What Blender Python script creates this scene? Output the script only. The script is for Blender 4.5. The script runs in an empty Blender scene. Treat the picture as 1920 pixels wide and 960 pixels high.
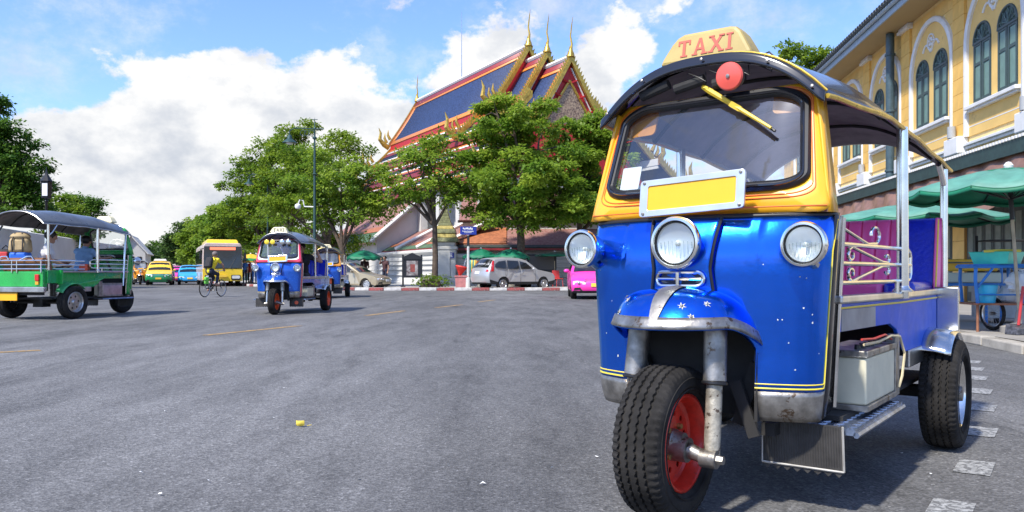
import bpy, bmesh, math, random
import numpy as np
from mathutils import Vector, Matrix
R = math.radians
rnd = random.Random(7)
S = bpy.context.scene
COL = S.collection
# ------------------------------------------------------------------ camera, sky, sun, exposure
FPX, CAMH, CX, CY = 1500.0, 0.92, 960.0, 511.0      # focal length in px of a 1920 wide frame, eye height, horizon
cam = bpy.data.cameras.new('camera'); camo = bpy.data.objects.new('camera', cam); COL.objects.link(camo)
cam.sensor_width = 36; cam.lens = FPX / 1920 * 36; cam.shift_y = 31 / 1920
cam.clip_start = 0.05; cam.clip_end = 3000
camo.location = (0, 0, CAMH); camo.rotation_euler = (R(90), 0, 0)
S.camera = camo
def at(px, py, Y): return Vector(((px - CX) / FPX * Y, Y, CAMH + (CY - py) / FPX * Y))
def gx(px, Y): return (px - CX) / FPX * Y

SUN_DIR = Vector((-0.40, -0.48, 0.78)).normalized()      # towards the sun
SUN_EL = math.asin(SUN_DIR.z); SUN_AZ = math.atan2(SUN_DIR.x, SUN_DIR.y)
W = bpy.data.worlds.new('World'); S.world = W; W.use_nodes = True
nt = W.node_tree; nt.nodes.clear()
def node(t, **k):
    n = nt.nodes.new(t)
    for a, b in k.items(): setattr(n, a, b)
    return n
def math_(op, a, b=None, c=None, clamp=False):
    n = node('ShaderNodeMath', operation=op, use_clamp=clamp)
    for i, v in enumerate((a, b, c)):
        if v is None: continue
        if isinstance(v, (int, float)): n.inputs[i].default_value = v
        else: nt.links.new(v, n.inputs[i])
    return n.outputs[0]
def smooth(x, a, b):
    n = node('ShaderNodeMapRange', interpolation_type='SMOOTHSTEP')
    nt.links.new(x, n.inputs[0]); n.inputs[1].default_value = a; n.inputs[2].default_value = b
    return n.outputs[0]
sky = node('ShaderNodeTexSky', sky_type='NISHITA', sun_disc=False, sun_elevation=SUN_EL, sun_rotation=SUN_AZ,
           air_density=1.0, dust_density=0.6, ozone_density=2.0)
tc = node('ShaderNodeTexCoord'); sep = node('ShaderNodeSeparateXYZ'); nt.links.new(tc.outputs['Generated'], sep.inputs[0])
az = math_('ARCTAN2', sep.outputs[0], sep.outputs[1]); el = math_('ARCSINE', sep.outputs[2])
cmb = node('ShaderNodeCombineXYZ')                       # cloud space: stretched towards the horizon like cloud layers
nt.links.new(math_('MULTIPLY', az, 1.0), cmb.inputs[0]); nt.links.new(math_('MULTIPLY', el, 1.45), cmb.inputs[1])
def fbm(scale, detail, rough, w):
    n = node('ShaderNodeTexNoise', noise_dimensions='4D'); nt.links.new(cmb.outputs[0], n.inputs['Vector'])
    n.inputs['Scale'].default_value = scale; n.inputs['Detail'].default_value = detail
    n.inputs['Roughness'].default_value = rough; n.inputs['W'].default_value = w
    return n.outputs[0]
def blob(px, py, rx, ry, amp):                           # one cumulus mass, centre and size as directions
    a0 = math.atan((px - CX) / FPX); e0 = math.atan((CY - py) / FPX * math.cos(a0))
    p = math_('POWER', math_('ABSOLUTE', math_('DIVIDE', math_('SUBTRACT', az, a0), rx / FPX)), 2.0)
    q = math_('POWER', math_('ABSOLUTE', math_('DIVIDE', math_('SUBTRACT', el, e0), ry / FPX)), 2.0)
    return math_('MULTIPLY', math_('EXPONENT', math_('MULTIPLY', math_('ADD', p, q), -1.0)), amp)
dens = fbm(7.0, 12, 0.62, 3.1)
for b in ((360, 440, 380, 240, 0.52), (640, 330, 220, 150, 0.26), (330, 190, 170, 90, 0.16), (95, 270, 70, 60, 0.14), (900, 150, 130, 120, 0.30),
          (1120, 100, 120, 130, 0.20), (60, 40, 120, 40, 0.10), (540, 0, 70, 24, 0.16), (740, 0, 60, 20, 0.14), (1310, -5, 100, 30, 0.16), (1250, 360, 420, 110, 0.3),
          (60, 150, 130, 70, -0.26), (330, 20, 240, 70, -0.22), (790, 120, 60, 60, -0.15), (1450, 60, 230, 90, -0.22)):
    dens = math_('ADD', dens, blob(*b))
mask = smooth(dens, 0.60, 0.68)
wisp = math_('MULTIPLY', smooth(fbm(5.0, 9, 0.66, 9.0), 0.47, 0.72), 0.7)
mask = math_('MAXIMUM', mask, wisp)
haze_low = math_('MULTIPLY', math_('SUBTRACT', 1.0, smooth(el, -0.02, 0.20)), 0.8)
mask = math_('MAXIMUM', mask, haze_low)
shade = math_('ADD', smooth(fbm(8.0, 8, 0.6, 5.5), 0.34, 0.62), math_('MULTIPLY', smooth(el, 0.06, 0.30), 0.45), clamp=True)
ccol = node('ShaderNodeMix', data_type='RGBA'); nt.links.new(shade, ccol.inputs[0])
CLOUD = 4.95
ccol.inputs[6].default_value = (0.57 * CLOUD, 0.62 * CLOUD, 0.71 * CLOUD, 1); ccol.inputs[7].default_value = (1.0 * CLOUD, 1.0 * CLOUD, 1.0 * CLOUD, 1)
gain = node('ShaderNodeMix', data_type='RGBA', blend_type='MULTIPLY'); gain.inputs[0].default_value = 1
nt.links.new(sky.outputs[0], gain.inputs[6]); gain.inputs[7].default_value = (0.90, 1.04, 1.40, 1)
mx = node('ShaderNodeMix', data_type='RGBA'); nt.links.new(mask, mx.inputs[0])
nt.links.new(gain.outputs[2], mx.inputs[6]); nt.links.new(ccol.outputs[2], mx.inputs[7])
bg = node('ShaderNodeBackground'); bg.inputs[1].default_value = 0.11
wo = node('ShaderNodeOutputWorld'); nt.links.new(mx.outputs[2], bg.inputs[0]); nt.links.new(bg.outputs[0], wo.inputs[0])
sl = bpy.data.lights.new('sun', 'SUN'); sl.energy = 3.4; sl.angle = R(2.5); sl.color = (1.0, 0.95, 0.86)
so = bpy.data.objects.new('sun', sl); COL.objects.link(so); so.location = (-20, -10, 40)
so.rotation_euler = SUN_DIR.to_track_quat('Z', 'Y').to_euler()
S.view_settings.view_transform = 'Standard'; S.view_settings.look = 'None'; S.view_settings.gamma = 1
S.view_settings.use_curve_mapping = False; S.view_settings.exposure = 0.92
S.render.engine = 'CYCLES'; S.cycles.use_denoising = True; S.cycles.max_bounces = 8; S.cycles.transparent_max_bounces = 16
S.cycles.sample_clamp_indirect = 6

# ------------------------------------------------------------------ materials
MATS = {}
def M(name, col, rough=0.5, metal=0.0, var=0.0, vs=6.0, bump=0.0, bs=60.0, coat=0.0, spec=0.5, col2=None, emit=None, trans=0.0, worn=None):
    """procedural Principled material; var/col2 = colour mottling, bump = fine relief, worn = (colour, amount, scale) chipped patches"""
    if name in MATS: return MATS[name]
    m = bpy.data.materials.new(name); m.use_nodes = True; MATS[name] = m
    t = m.node_tree; b = t.nodes['Principled BSDF']
    b.inputs['Base Color'].default_value = (*col, 1); b.inputs['Roughness'].default_value = rough
    b.inputs['Metallic'].default_value = metal; b.inputs['Coat Weight'].default_value = coat
    b.inputs['Coat Roughness'].default_value = 0.06
    b.inputs['Specular IOR Level'].default_value = spec; b.inputs['Transmission Weight'].default_value = trans
    if emit: b.inputs['Emission Color'].default_value = (*emit[0], 1); b.inputs['Emission Strength'].default_value = emit[1]
    co = t.nodes.new('ShaderNodeTexCoord'); out = None
    def noise(sc, det=5, rg=0.6):
        n = t.nodes.new('ShaderNodeTexNoise'); n.inputs['Scale'].default_value = sc; n.inputs['Detail'].default_value = det
        n.inputs['Roughness'].default_value = rg; t.links.new(co.outputs['Object'], n.inputs['Vector']); return n.outputs[0]
    if var or col2:
        c2 = col2 or tuple(max(0, x * (1 - var)) for x in col)
        c1 = col if col2 else tuple(min(1, x * (1 + var)) for x in col)
        mixn = t.nodes.new('ShaderNodeMix'); mixn.data_type = 'RGBA'
        mr = t.nodes.new('ShaderNodeMapRange'); mr.inputs[1].default_value = 0.35; mr.inputs[2].default_value = 0.65
        t.links.new(noise(vs), mr.inputs[0]); t.links.new(mr.outputs[0], mixn.inputs[0])
        mixn.inputs[6].default_value = (*c1, 1); mixn.inputs[7].default_value = (*c2, 1); out = mixn.outputs[2]
    if worn:
        mr = t.nodes.new('ShaderNodeMapRange'); mr.inputs[1].default_value = 1 - worn[1]; mr.inputs[2].default_value = 1 - worn[1] + 0.03
        t.links.new(noise(worn[2], 8, 0.7), mr.inputs[0])
        mixn = t.nodes.new('ShaderNodeMix'); mixn.data_type = 'RGBA'; t.links.new(mr.outputs[0], mixn.inputs[0])
        if out: t.links.new(out, mixn.inputs[6])
        else: mixn.inputs[6].default_value = (*col, 1)
        mixn.inputs[7].default_value = (*worn[0], 1); out = mixn.outputs[2]
    if out: t.links.new(out, b.inputs['Base Color'])
    if var and metal < 0.5:
        r2 = t.nodes.new('ShaderNodeMapRange'); r2.inputs[3].default_value = max(0.02, rough - 0.12); r2.inputs[4].default_value = min(1, rough + 0.12)
        t.links.new(noise(vs * 2.7), r2.inputs[0]); t.links.new(r2.outputs[0], b.inputs['Roughness'])
    if bump:
        bn = t.nodes.new('ShaderNodeBump'); bn.inputs['Strength'].default_value = min(1, bump); bn.inputs['Distance'].default_value = 0.01
        t.links.new(noise(bs), bn.inputs['Height']); t.links.new(bn.outputs[0], b.inputs['Normal'])
    return m
def glass(name, tint, opac, rough=0.03):
    """thin pane: see-through tinted sheet with a mirror-like surface"""
    if name in MATS: return MATS[name]
    m = bpy.data.materials.new(name); m.use_nodes = True; MATS[name] = m; t = m.node_tree
    b = t.nodes['Principled BSDF']; b.inputs['Base Color'].default_value = (*tint, 1); b.inputs['Roughness'].default_value = rough
    b.inputs['Specular IOR Level'].default_value = 0.9 if opac < .5 else 0.5
    tr = t.nodes.new('ShaderNodeBsdfTransparent'); tr.inputs[0].default_value = (0.86, 0.9, 0.9, 1)
    lw = t.nodes.new('ShaderNodeLayerWeight'); lw.inputs[0].default_value = .5; fr = t.nodes.new('ShaderNodeMath'); fr.operation = 'POWER'; fr.inputs[1].default_value = 3.5; t.links.new(lw.outputs['Facing'], fr.inputs[0])
    ad = t.nodes.new('ShaderNodeMath'); ad.operation = 'ADD'; ad.use_clamp = True; ad.inputs[1].default_value = opac
    gl = t.nodes.new('ShaderNodeBsdfGlossy'); gl.inputs['Roughness'].default_value = rough
    m1 = t.nodes.new('ShaderNodeMixShader'); m1.inputs[0].default_value = 0.88 if opac < .5 else 0.05
    t.links.new(b.outputs[0], m1.inputs[1]); t.links.new(gl.outputs[0], m1.inputs[2])
    mxs = t.nodes.new('ShaderNodeMixShader'); t.links.new(fr.outputs[0], ad.inputs[0]); t.links.new(ad.outputs[0], mxs.inputs[0])
    t.links.new(tr.outputs[0], mxs.inputs[1]); t.links.new(m1.outputs[0], mxs.inputs[2]); t.links.new(mxs.outputs[0], t.nodes['Material Output'].inputs[0])
    return m
def leafmat(name, a, b, trans=0.55):
    if name in MATS: return MATS[name]
    m = bpy.data.materials.new(name); m.use_nodes = True; MATS[name] = m; t = m.node_tree
    p = t.nodes['Principled BSDF']; p.inputs['Roughness'].default_value = 0.5; p.inputs['Specular IOR Level'].default_value = 0.35
    at_ = t.nodes.new('ShaderNodeAttribute'); at_.attribute_name = 'tint'
    mixn = t.nodes.new('ShaderNodeMix'); mixn.data_type = 'RGBA'; t.links.new(at_.outputs['Fac'], mixn.inputs[0])
    mixn.inputs[6].default_value = (*a, 1); mixn.inputs[7].default_value = (*b, 1)
    t.links.new(mixn.outputs[2], p.inputs['Base Color'])
    tl = t.nodes.new('ShaderNodeBsdfTranslucent'); t.links.new(mixn.outputs[2], tl.inputs[0])
    ms = t.nodes.new('ShaderNodeMixShader'); ms.inputs[0].default_value = trans
    t.links.new(p.outputs[0], ms.inputs[1]); t.links.new(tl.outputs[0], ms.inputs[2]); t.links.new(ms.outputs[0], t.nodes['Material Output'].inputs[0])
    return m

# ------------------------------------------------------------------ mesh building
class MB:
    def __init__(s): s.v = []; s.f = []
    def add(s, vs, fs):
        o = len(s.v); s.v += [tuple(p) for p in vs]; s.f += [tuple(i + o for i in q) for q in fs]; return s
    def box(s, c, d, rz=0.0, rx=0.0, ry=0.0, taper=1.0):
        m = Matrix.Rotation(rz, 3, 'Z') @ Matrix.Rotation(ry, 3, 'Y') @ Matrix.Rotation(rx, 3, 'X'); c = Vector(c); vs = []
        for z in (-.5, .5):
            k = taper if z > 0 else 1
            for x, y in ((-.5, -.5), (.5, -.5), (.5, .5), (-.5, .5)): vs.append(c + m @ Vector((x * d[0] * k, y * d[1] * k, z * d[2])))
        return s.add(vs, [(3, 2, 1, 0), (4, 5, 6, 7), (0, 1, 5, 4), (1, 2, 6, 5), (2, 3, 7, 6), (3, 0, 4, 7)])
    def span(s, a, b): return s.box([(i + j) / 2 for i, j in zip(a, b)], [abs(j - i) for i, j in zip(a, b)])
    def tube(s, pts, r, n=8, cap=True, closed=False, up=None):
        pts = [Vector(p) for p in pts]; N = len(pts); rr = r if isinstance(r, (list, tuple)) else [r] * N; vs = []; fs = []
        ref = None
        for i, p in enumerate(pts):
            t = (pts[(i + 1) % N] - pts[i - 1]) if closed else (pts[min(i + 1, N - 1)] - pts[max(i - 1, 0)])
            t.normalize()
            if ref is None: ref = Vector((0, 0, 1)) if abs(t.z) < .9 else Vector((1, 0, 0))
            a = t.cross(ref).normalized(); b = a.cross(t).normalized(); ref = b
            for k in range(n):
                q = 2 * math.pi * k / n; vs.append(p + (a * math.cos(q) + b * math.sin(q)) * rr[i])
        for i in range(N if closed else N - 1):
            j = (i + 1) % N
            for k in range(n): fs.append((i * n + k, i * n + (k + 1) % n, j * n + (k + 1) % n, j * n + k))
        if cap and not closed: fs += [tuple(range(n))[::-1], tuple((N - 1) * n + k for k in range(n))]
        return s.add(vs, [q[::-1] for q in fs])
    def cyl(s, a, b, r0, r1=None, n=16): return s.tube([a, b], [r0, r0 if r1 is None else r1], n)
    def lathe(s, prof, o, axis=(0, 0, 1), n=24, closed=False, wob=None):
        """prof = [(radius, height along axis)]"""
        ax = Vector(axis).normalized(); a = ax.orthogonal().normalized(); b = ax.cross(a); o = Vector(o); vs = []; fs = []; m = len(prof)
        for i in range(n):
            q = 2 * math.pi * i / n; dirv = a * math.cos(q) + b * math.sin(q)
            for j, (r, h) in enumerate(prof):
                if wob: r, h = wob(i, j, r, h)
                vs.append(o + dirv * r + ax * h)
        for i in range(n):
            k = (i + 1) % n
            for j in range(m - 1 + (1 if closed else 0)):
                l = (j + 1) % m; fs.append((i * m + j, k * m + j, k * m + l, i * m + l))
        return s.add(vs, fs)
    def grid(s, fn, nu, nv, closeu=False):
        vs = [fn(i / (nu if closeu else max(1, nu)), j / nv) for i in range(nu + (0 if closeu else 1)) for j in range(nv + 1)]
        fs = []; m = nv + 1
        for i in range(nu):
            k = (i + 1) % nu if closeu else i + 1
            for j in range(nv): fs.append((i * m + j, k * m + j, k * m + j + 1, i * m + j + 1))
        return s.add(vs, fs)
    def prism(s, poly, a, b, mp):
        """polygon [(p,q)] extruded from depth a to b; mp(p,q,d) -> xyz"""
        n = len(poly); vs = [mp(p, q, a) for p, q in poly] + [mp(p, q, b) for p, q in poly]
        return s.add(vs, [tuple(range(n))[::-1], tuple(range(n, 2 * n))] + [(i, (i + 1) % n, n + (i + 1) % n, n + i) for i in range(n)])
    def ball(s, c, r, n=12, m=8, sq=(1, 1, 1)):
        c = Vector(c)
        return s.grid(lambda u, v: c + Vector((r * sq[0] * math.cos(2 * math.pi * u) * math.sin(math.pi * v), r * sq[1] * math.sin(2 * math.pi * u) * math.sin(math.pi * v), -r * sq[2] * math.cos(math.pi * v))), n, m, True)
    def build(s, name, mat, parent=None, smooth=True, bevel=0.0, solid=0.0, fixn=True, ang=35):
        me = bpy.data.meshes.new(name); me.from_pydata(s.v, [], s.f)
        if fixn:
            bm = bmesh.new(); bm.from_mesh(me); bmesh.ops.remove_doubles(bm, verts=bm.verts, dist=1e-5); bmesh.ops.recalc_face_normals(bm, faces=bm.faces); bm.to_mesh(me); bm.free()
        return obj(name, me, mat, parent, smooth, bevel, solid, ang)
def obj(name, me, mat, parent=None, smooth=True, bevel=0.0, solid=0.0, ang=35):
    o = bpy.data.objects.new(name, me); COL.objects.link(o)
    for m in (mat if isinstance(mat, (list, tuple)) else [mat]): me.materials.append(m)
    if parent: o.parent = parent
    if smooth and len(me.polygons):
        me.polygons.foreach_set('use_smooth', [True] * len(me.polygons)); me.set_sharp_from_angle(angle=R(ang))
    if solid: md = o.modifiers.new('s', 'SOLIDIFY'); md.thickness = abs(solid); md.offset = -1 if solid > 0 else 1
    if bevel: md = o.modifiers.new('b', 'BEVEL'); md.width = bevel; md.segments = 2; md.limit_method = 'ANGLE'; md.angle_limit = R(40)
    return o
def tag(o, label, cat, group=None):
    o['label'] = label; o['category'] = cat
    if group: o['group'] = group
    return o
def thing(name, label, cat, loc=(0, 0, 0), rz=0.0, group=None, sc=1.0):
    o = bpy.data.objects.new(name, None); COL.objects.link(o); o.location = loc; o.rotation_euler = (0, 0, rz); o.scale = (sc,) * 3
    o.empty_display_size = 0.2
    return tag(o, label, cat, group)
def struct(o, kind='structure'): o['kind'] = kind; return o
def copy_tree(o, parent=None):
    c = o.copy(); COL.objects.link(c); c.parent = parent
    for ch in list(o.children): copy_tree(ch, c)
    return c
def fill_loops(loops, mp, thick=None):
    """flat polygon with holes (loops of (p,q)), triangulated; mp(p,q,d) -> xyz; optional thickness"""
    bm = bmesh.new(); es = []
    for lp in loops:
        vs = [bm.verts.new((p, q, 0)) for p, q in lp]; es += [bm.edges.new((vs[i], vs[(i + 1) % len(vs)])) for i in range(len(vs))]
    bmesh.ops.triangle_fill(bm, use_beauty=True, use_dissolve=False, edges=es)
    bm.normal_update(); bm.verts.ensure_lookup_table(); bm.verts.index_update()
    for f in bm.faces:
        if f.normal.z < 0: f.normal_flip()
    base = [(v.co.x, v.co.y) for v in bm.verts]; tri = [tuple(v.index for v in f.verts) for f in bm.faces]
    edges = [tuple(v.index for v in e.verts) for e in bm.edges if len(e.link_faces) == 1]; bm.free()
    b = MB()
    if thick is None: return b.add([mp(p, q, 0) for p, q in base], tri)
    n = len(base)
    return b.add([mp(p, q, 0) for p, q in base] + [mp(p, q, thick) for p, q in base], tri + [tuple(i + n for i in t[::-1]) for t in tri] + [(a, c, c + n, a + n) for a, c in edges])
def rrect(x0, y0, x1, y1, r, n=5):
    out = []
    for cx, cy, a in ((x1 - r, y1 - r, 0), (x0 + r, y1 - r, 90), (x0 + r, y0 + r, 180), (x1 - r, y0 + r, 270)):
        for k in range(n + 1): q = R(a + 90 * k / n); out.append((cx + r * math.cos(q), cy + r * math.sin(q)))
    return out
def circ(cx, cy, r, n=16): return [(cx + r * math.cos(2 * math.pi * k / n), cy + r * math.sin(2 * math.pi * k / n)) for k in range(n)]
def lerp(a, b, t): return a + (b - a) * t
def interp(x, pts):
    if x <= pts[0][0]: return pts[0][1]
    for (a, b), (c, d) in zip(pts, pts[1:]):
        if x <= c: return b + (d - b) * (x - a) / (c - a)
    return pts[-1][1]

chrome = M('chrome', (0.78, 0.77, 0.74), 0.16, 1.0, var=0.12, vs=9)
steel = M('stainless_steel', (0.55, 0.54, 0.52), 0.3, 1.0, var=0.2, vs=7, bump=0.05, bs=25)
dirty_steel = M('dirty_steel', (0.32, 0.30, 0.27), 0.42, 0.85, var=0.35, vs=14, bump=0.15, bs=60, worn=((0.13, 0.09, 0.06), 0.42, 9))
rubber = M('tyre_rubber', (0.024, 0.022, 0.020), 0.85, var=0.45, vs=9, bump=0.15, bs=120, spec=0.2)
black = M('black_rubber', (0.012, 0.012, 0.013), 0.4, var=0.2)
black_gloss = M('black_gloss', (0.012, 0.012, 0.015), 0.14, coat=0.6)
dark = M('dark_underside', (0.02, 0.019, 0.018), 0.8, var=0.3)
lens = glass('lamp_glass', (0.8, 0.82, 0.8), 0.10)
ws_glass = glass('windscreen_glass', (0.5, 0.55, 0.57), 0.17)
car_glass = glass('car_glass', (0.012, 0.014, 0.016), 0.86)
white_paint = M('white_paint', (0.78, 0.78, 0.75), 0.5, var=0.06)
# ------------------------------------------------------------------ ground
def asphalt():
    m = bpy.data.materials.new('asphalt'); m.use_nodes = True; t = m.node_tree; b = t.nodes['Principled BSDF']
    co = t.nodes.new('ShaderNodeTexCoord')
    def noise(sc, det=4, rg=.6, sx=1.0):
        mp = t.nodes.new('ShaderNodeMapping'); mp.inputs['Scale'].default_value = (1, sx, 1); mp.inputs['Rotation'].default_value = (0, 0, R(24)); t.links.new(co.outputs['Object'], mp.inputs[0])
        n = t.nodes.new('ShaderNodeTexNoise'); n.inputs['Scale'].default_value = sc; n.inputs['Detail'].default_value = det; n.inputs['Roughness'].default_value = rg; t.links.new(mp.outputs[0], n.inputs['Vector']); return n.outputs[0]
    def ramp(x, a, b_, c0, c1):
        r = t.nodes.new('ShaderNodeMapRange'); t.links.new(x, r.inputs[0]); r.inputs[1].default_value = a; r.inputs[2].default_value = b_; r.inputs[3].default_value = c0; r.inputs[4].default_value = c1; return r.outputs[0]
    def mul(a, b_):
        n = t.nodes.new('ShaderNodeMath'); n.operation = 'MULTIPLY'; t.links.new(a, n.inputs[0]); t.links.new(b_, n.inputs[1]); return n.outputs[0]
    vo = t.nodes.new('ShaderNodeTexVoronoi'); vo.inputs['Scale'].default_value = 95; t.links.new(co.outputs['Object'], vo.inputs['Vector'])
    vsep = t.nodes.new('ShaderNodeSeparateColor'); t.links.new(vo.outputs['Color'], vsep.inputs[0])
    stone = ramp(vsep.outputs[0], .2, 1, .72, 1.3)
    spark = ramp(vsep.outputs[1], .955, .965, 1, 1.55)
    v = mul(stone, spark); v = mul(v, ramp(noise(.35, 5, .6, .35), .3, .7, .74, 1.2)); v = mul(v, ramp(noise(2.2, 6, .7, .25), .3, .62, .66, 1.08)); v = mul(v, ramp(noise(9, 6, .75), .3, .5, .8, 1.05))
    v = mul(v, ramp(noise(38, 4, .8), .3, .7, .70, 1.3)); v = mul(v, ramp(noise(1.1, 8, .8, .22), .36, .46, .66, 1.0)); v = mul(v, ramp(noise(.16, 3, .5, .5), .35, .65, .88, 1.12))
    col = t.nodes.new('ShaderNodeMix'); col.data_type = 'RGBA'; col.blend_type = 'MULTIPLY'; col.inputs[0].default_value = 1; col.inputs[6].default_value = (.142, .140, .138, 1)
    cb = t.nodes.new('ShaderNodeCombineColor'); [t.links.new(v, cb.inputs[i]) for i in range(3)]; t.links.new(cb.outputs[0], col.inputs[7]); t.links.new(col.outputs[2], b.inputs['Base Color'])
    b.inputs['Roughness'].default_value = .78; b.inputs['Specular IOR Level'].default_value = .28
    bn = t.nodes.new('ShaderNodeBump'); bn.inputs['Strength'].default_value = .55; bn.inputs['Distance'].default_value = .006; t.links.new(vo.outputs['Distance'], bn.inputs['Height'])
    t.links.new(bn.outputs[0], b.inputs['Normal']); return m
asph = asphalt()
g = MB(); g.add([(-900, -300, 0), (900, -300, 0), (900, 1500, 0), (-900, 1500, 0)], [(0, 1, 2, 3)])
struct(g.build('road', asph, smooth=False))
# ------------------------------------------------------------------ three-wheeled taxis
gold = M('gold_trim', (0.62, 0.42, 0.06), 0.3, 0.4, var=0.2, vs=12)
brass = M('brass_bolt', (0.55, 0.42, 0.16), 0.4, 0.9)
red_enamel = M('red_enamel', (0.62, 0.03, 0.015), 0.4, var=0.2, vs=18, coat=0.3, worn=((0.06, 0.04, 0.03), 0.36, 22))
vinyl = M('roof_vinyl', (0.035, 0.034, 0.034), 0.2, var=0.25, vs=3, bump=0.06, bs=6, coat=0.4)
plate_or = M('plate_orange', (0.84, 0.42, 0.012), 0.4, var=0.04, vs=3)
sign_cream = M('sign_cream', (0.44, 0.33, 0.11), 0.5, var=0.1, vs=8, worn=((0.3, 0.2, 0.06), 0.33, 14))
sign_red = M('sign_letter_red', (0.50, 0.10, 0.06), 0.5, var=0.12)
sign_dark = M('sign_letter_dark', (0.05, 0.04, 0.06), 0.5)
paper = M('paper', (0.8, 0.8, 0.77), 0.7, var=0.04)
flap_m = M('mudflap_rubber', (0.05, 0.047, 0.044), 0.65, var=0.35, vs=8, bump=0.2, bs=50)
tread_plate = M('tread_plate', (0.28, 0.34, 0.46), 0.32, 0.9, var=0.35, vs=15)
cream_box = M('battery_cream', (0.62, 0.58, 0.42), 0.5, var=0.1, vs=5, worn=((0.3, 0.24, 0.15), 0.34, 9))
pink_v = M('pink_vinyl', (1.0, 0.12, 0.38), 0.33, var=0.08, vs=5, coat=0.2)
blue_v = M('blue_vinyl', (0.012, 0.03, 0.5), 0.2, var=0.1, vs=40, bump=0.5, bs=55, coat=0.3)
red_plastic = M('red_plastic', (0.75, 0.1, 0.07), 0.35, var=0.08, coat=0.3)
orange_v = M('orange_visor', (0.55, 0.22, 0.03), 0.5, var=0.15)

def wheel(parent, c, side, Rw, w, rimm, fine=False, name='wheel', dish=-0.02):
    """side = +1/-1: outer face along local x; tyre with zigzag ribs, dished rim with holes, hub and nuts"""
    root = bpy.data.objects.new(name, None); COL.objects.link(root); root.parent = parent; root.location = c; root.empty_display_size = .1
    ax = (side, 0, 0); n = 240 if fine else 36
    prof = [(.60 * Rw, -.30 * w), (.63 * Rw, -.38 * w), (.74 * Rw, -.5 * w), (.86 * Rw, -.505 * w), (.93 * Rw, -.47 * w), (.962 * Rw, -.425 * w)]
    marks = [0, 0, 0, 0, 1, 2]
    gs = (-.27, -.09, .09, .27) if fine else (-.2, 0.0, .2)
    for g in gs:
        for dh, dr in ((-.035, 0), (-.022, .034), (.022, .034), (.035, 0)):
            h = g + dh; prof.append((Rw * (1 - .022 * (h / .4) ** 2 - dr), h * w)); marks.append(3 if fine else 0)
    for r, h, k in ((.962, .425, 2), (.93, .47, 1), (.86, .505, 0), (.74, .5, 0), (.63, .38, 0), (.60, .30, 0)): prof.append((r * Rw, h * w)); marks.append(k)
    def wob(i, j, r, h):
        if fine and marks[j] == 3: h += (.014 if (i // 2) % 2 else -.014) * w
        if fine and marks[j] in (1, 2): r *= (1.0 if i % 4 < 2 else .975)
        return r, h
    MB().lathe(prof, (0, 0, 0), ax, n, True, wob).build('tyre', rubber, root, ang=28 if fine else 50)
    if fine:                                       # raised rings on the side wall
        t = MB()
        for rr in (.70, .845): t.lathe([(rr * Rw - .003, .498 * w), (rr * Rw, .498 * w + .004), (rr * Rw + .003, .498 * w)], (0, 0, 0), ax, 64)
        t.build('sidewall_ring', rubber, root)
    d = dish * 1.0
    MB().lathe([(.635 * Rw, .40 * w), (.60 * Rw, .41 * w), (.575 * Rw, .36 * w), (.55 * Rw, .1 * w), (.50 * Rw, d - .01), (.46 * Rw, d)], (0, 0, 0), ax, 40 if fine else 20).build('rim', rimm, root, solid=.006)
    MB().lathe([(.62 * Rw, -.38 * w), (.56 * Rw, -.3 * w), (.50 * Rw, d - .012), (.02, d - .012)], (0, 0, 0), ax, 20).build('rim_back', dark, root)
    A = Vector(ax); B = Vector((0, 1, 0)); Cc = A.cross(B)
    nh = 10 if fine else 6
    holes = [circ(.365 * Rw * math.cos(R(360 / nh * k + 9)), .365 * Rw * math.sin(R(360 / nh * k + 9)), (.042 if fine else .07) * Rw, 10) for k in range(nh)]
    fill_loops([circ(0, 0, .465 * Rw, 40 if fine else 20)] + holes, lambda p, q, dd: A * (d - dd) + B * p + Cc * q, .006).build('wheel_disc', rimm, root, smooth=False)
    hb = MB(); hb.lathe([(.0, .0), (.17 * Rw, 0), (.17 * Rw, .012), (.15 * Rw, .02), (.13 * Rw, .05 if fine else .03), (0.0, .052 if fine else .032)], A * d, ax, 20); hb.build('hub', dirty_steel if fine else rimm, root)
    if fine:
        for k in range(4):
            q = R(45 + 90 * k); p = A * d + B * (.245 * Rw * math.cos(q)) + Cc * (.245 * Rw * math.sin(q))
            MB().cyl(p, p + A * .016, .0125, .010, 6).build('wheel_nut', brass, root, smooth=False)
    return root

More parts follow.
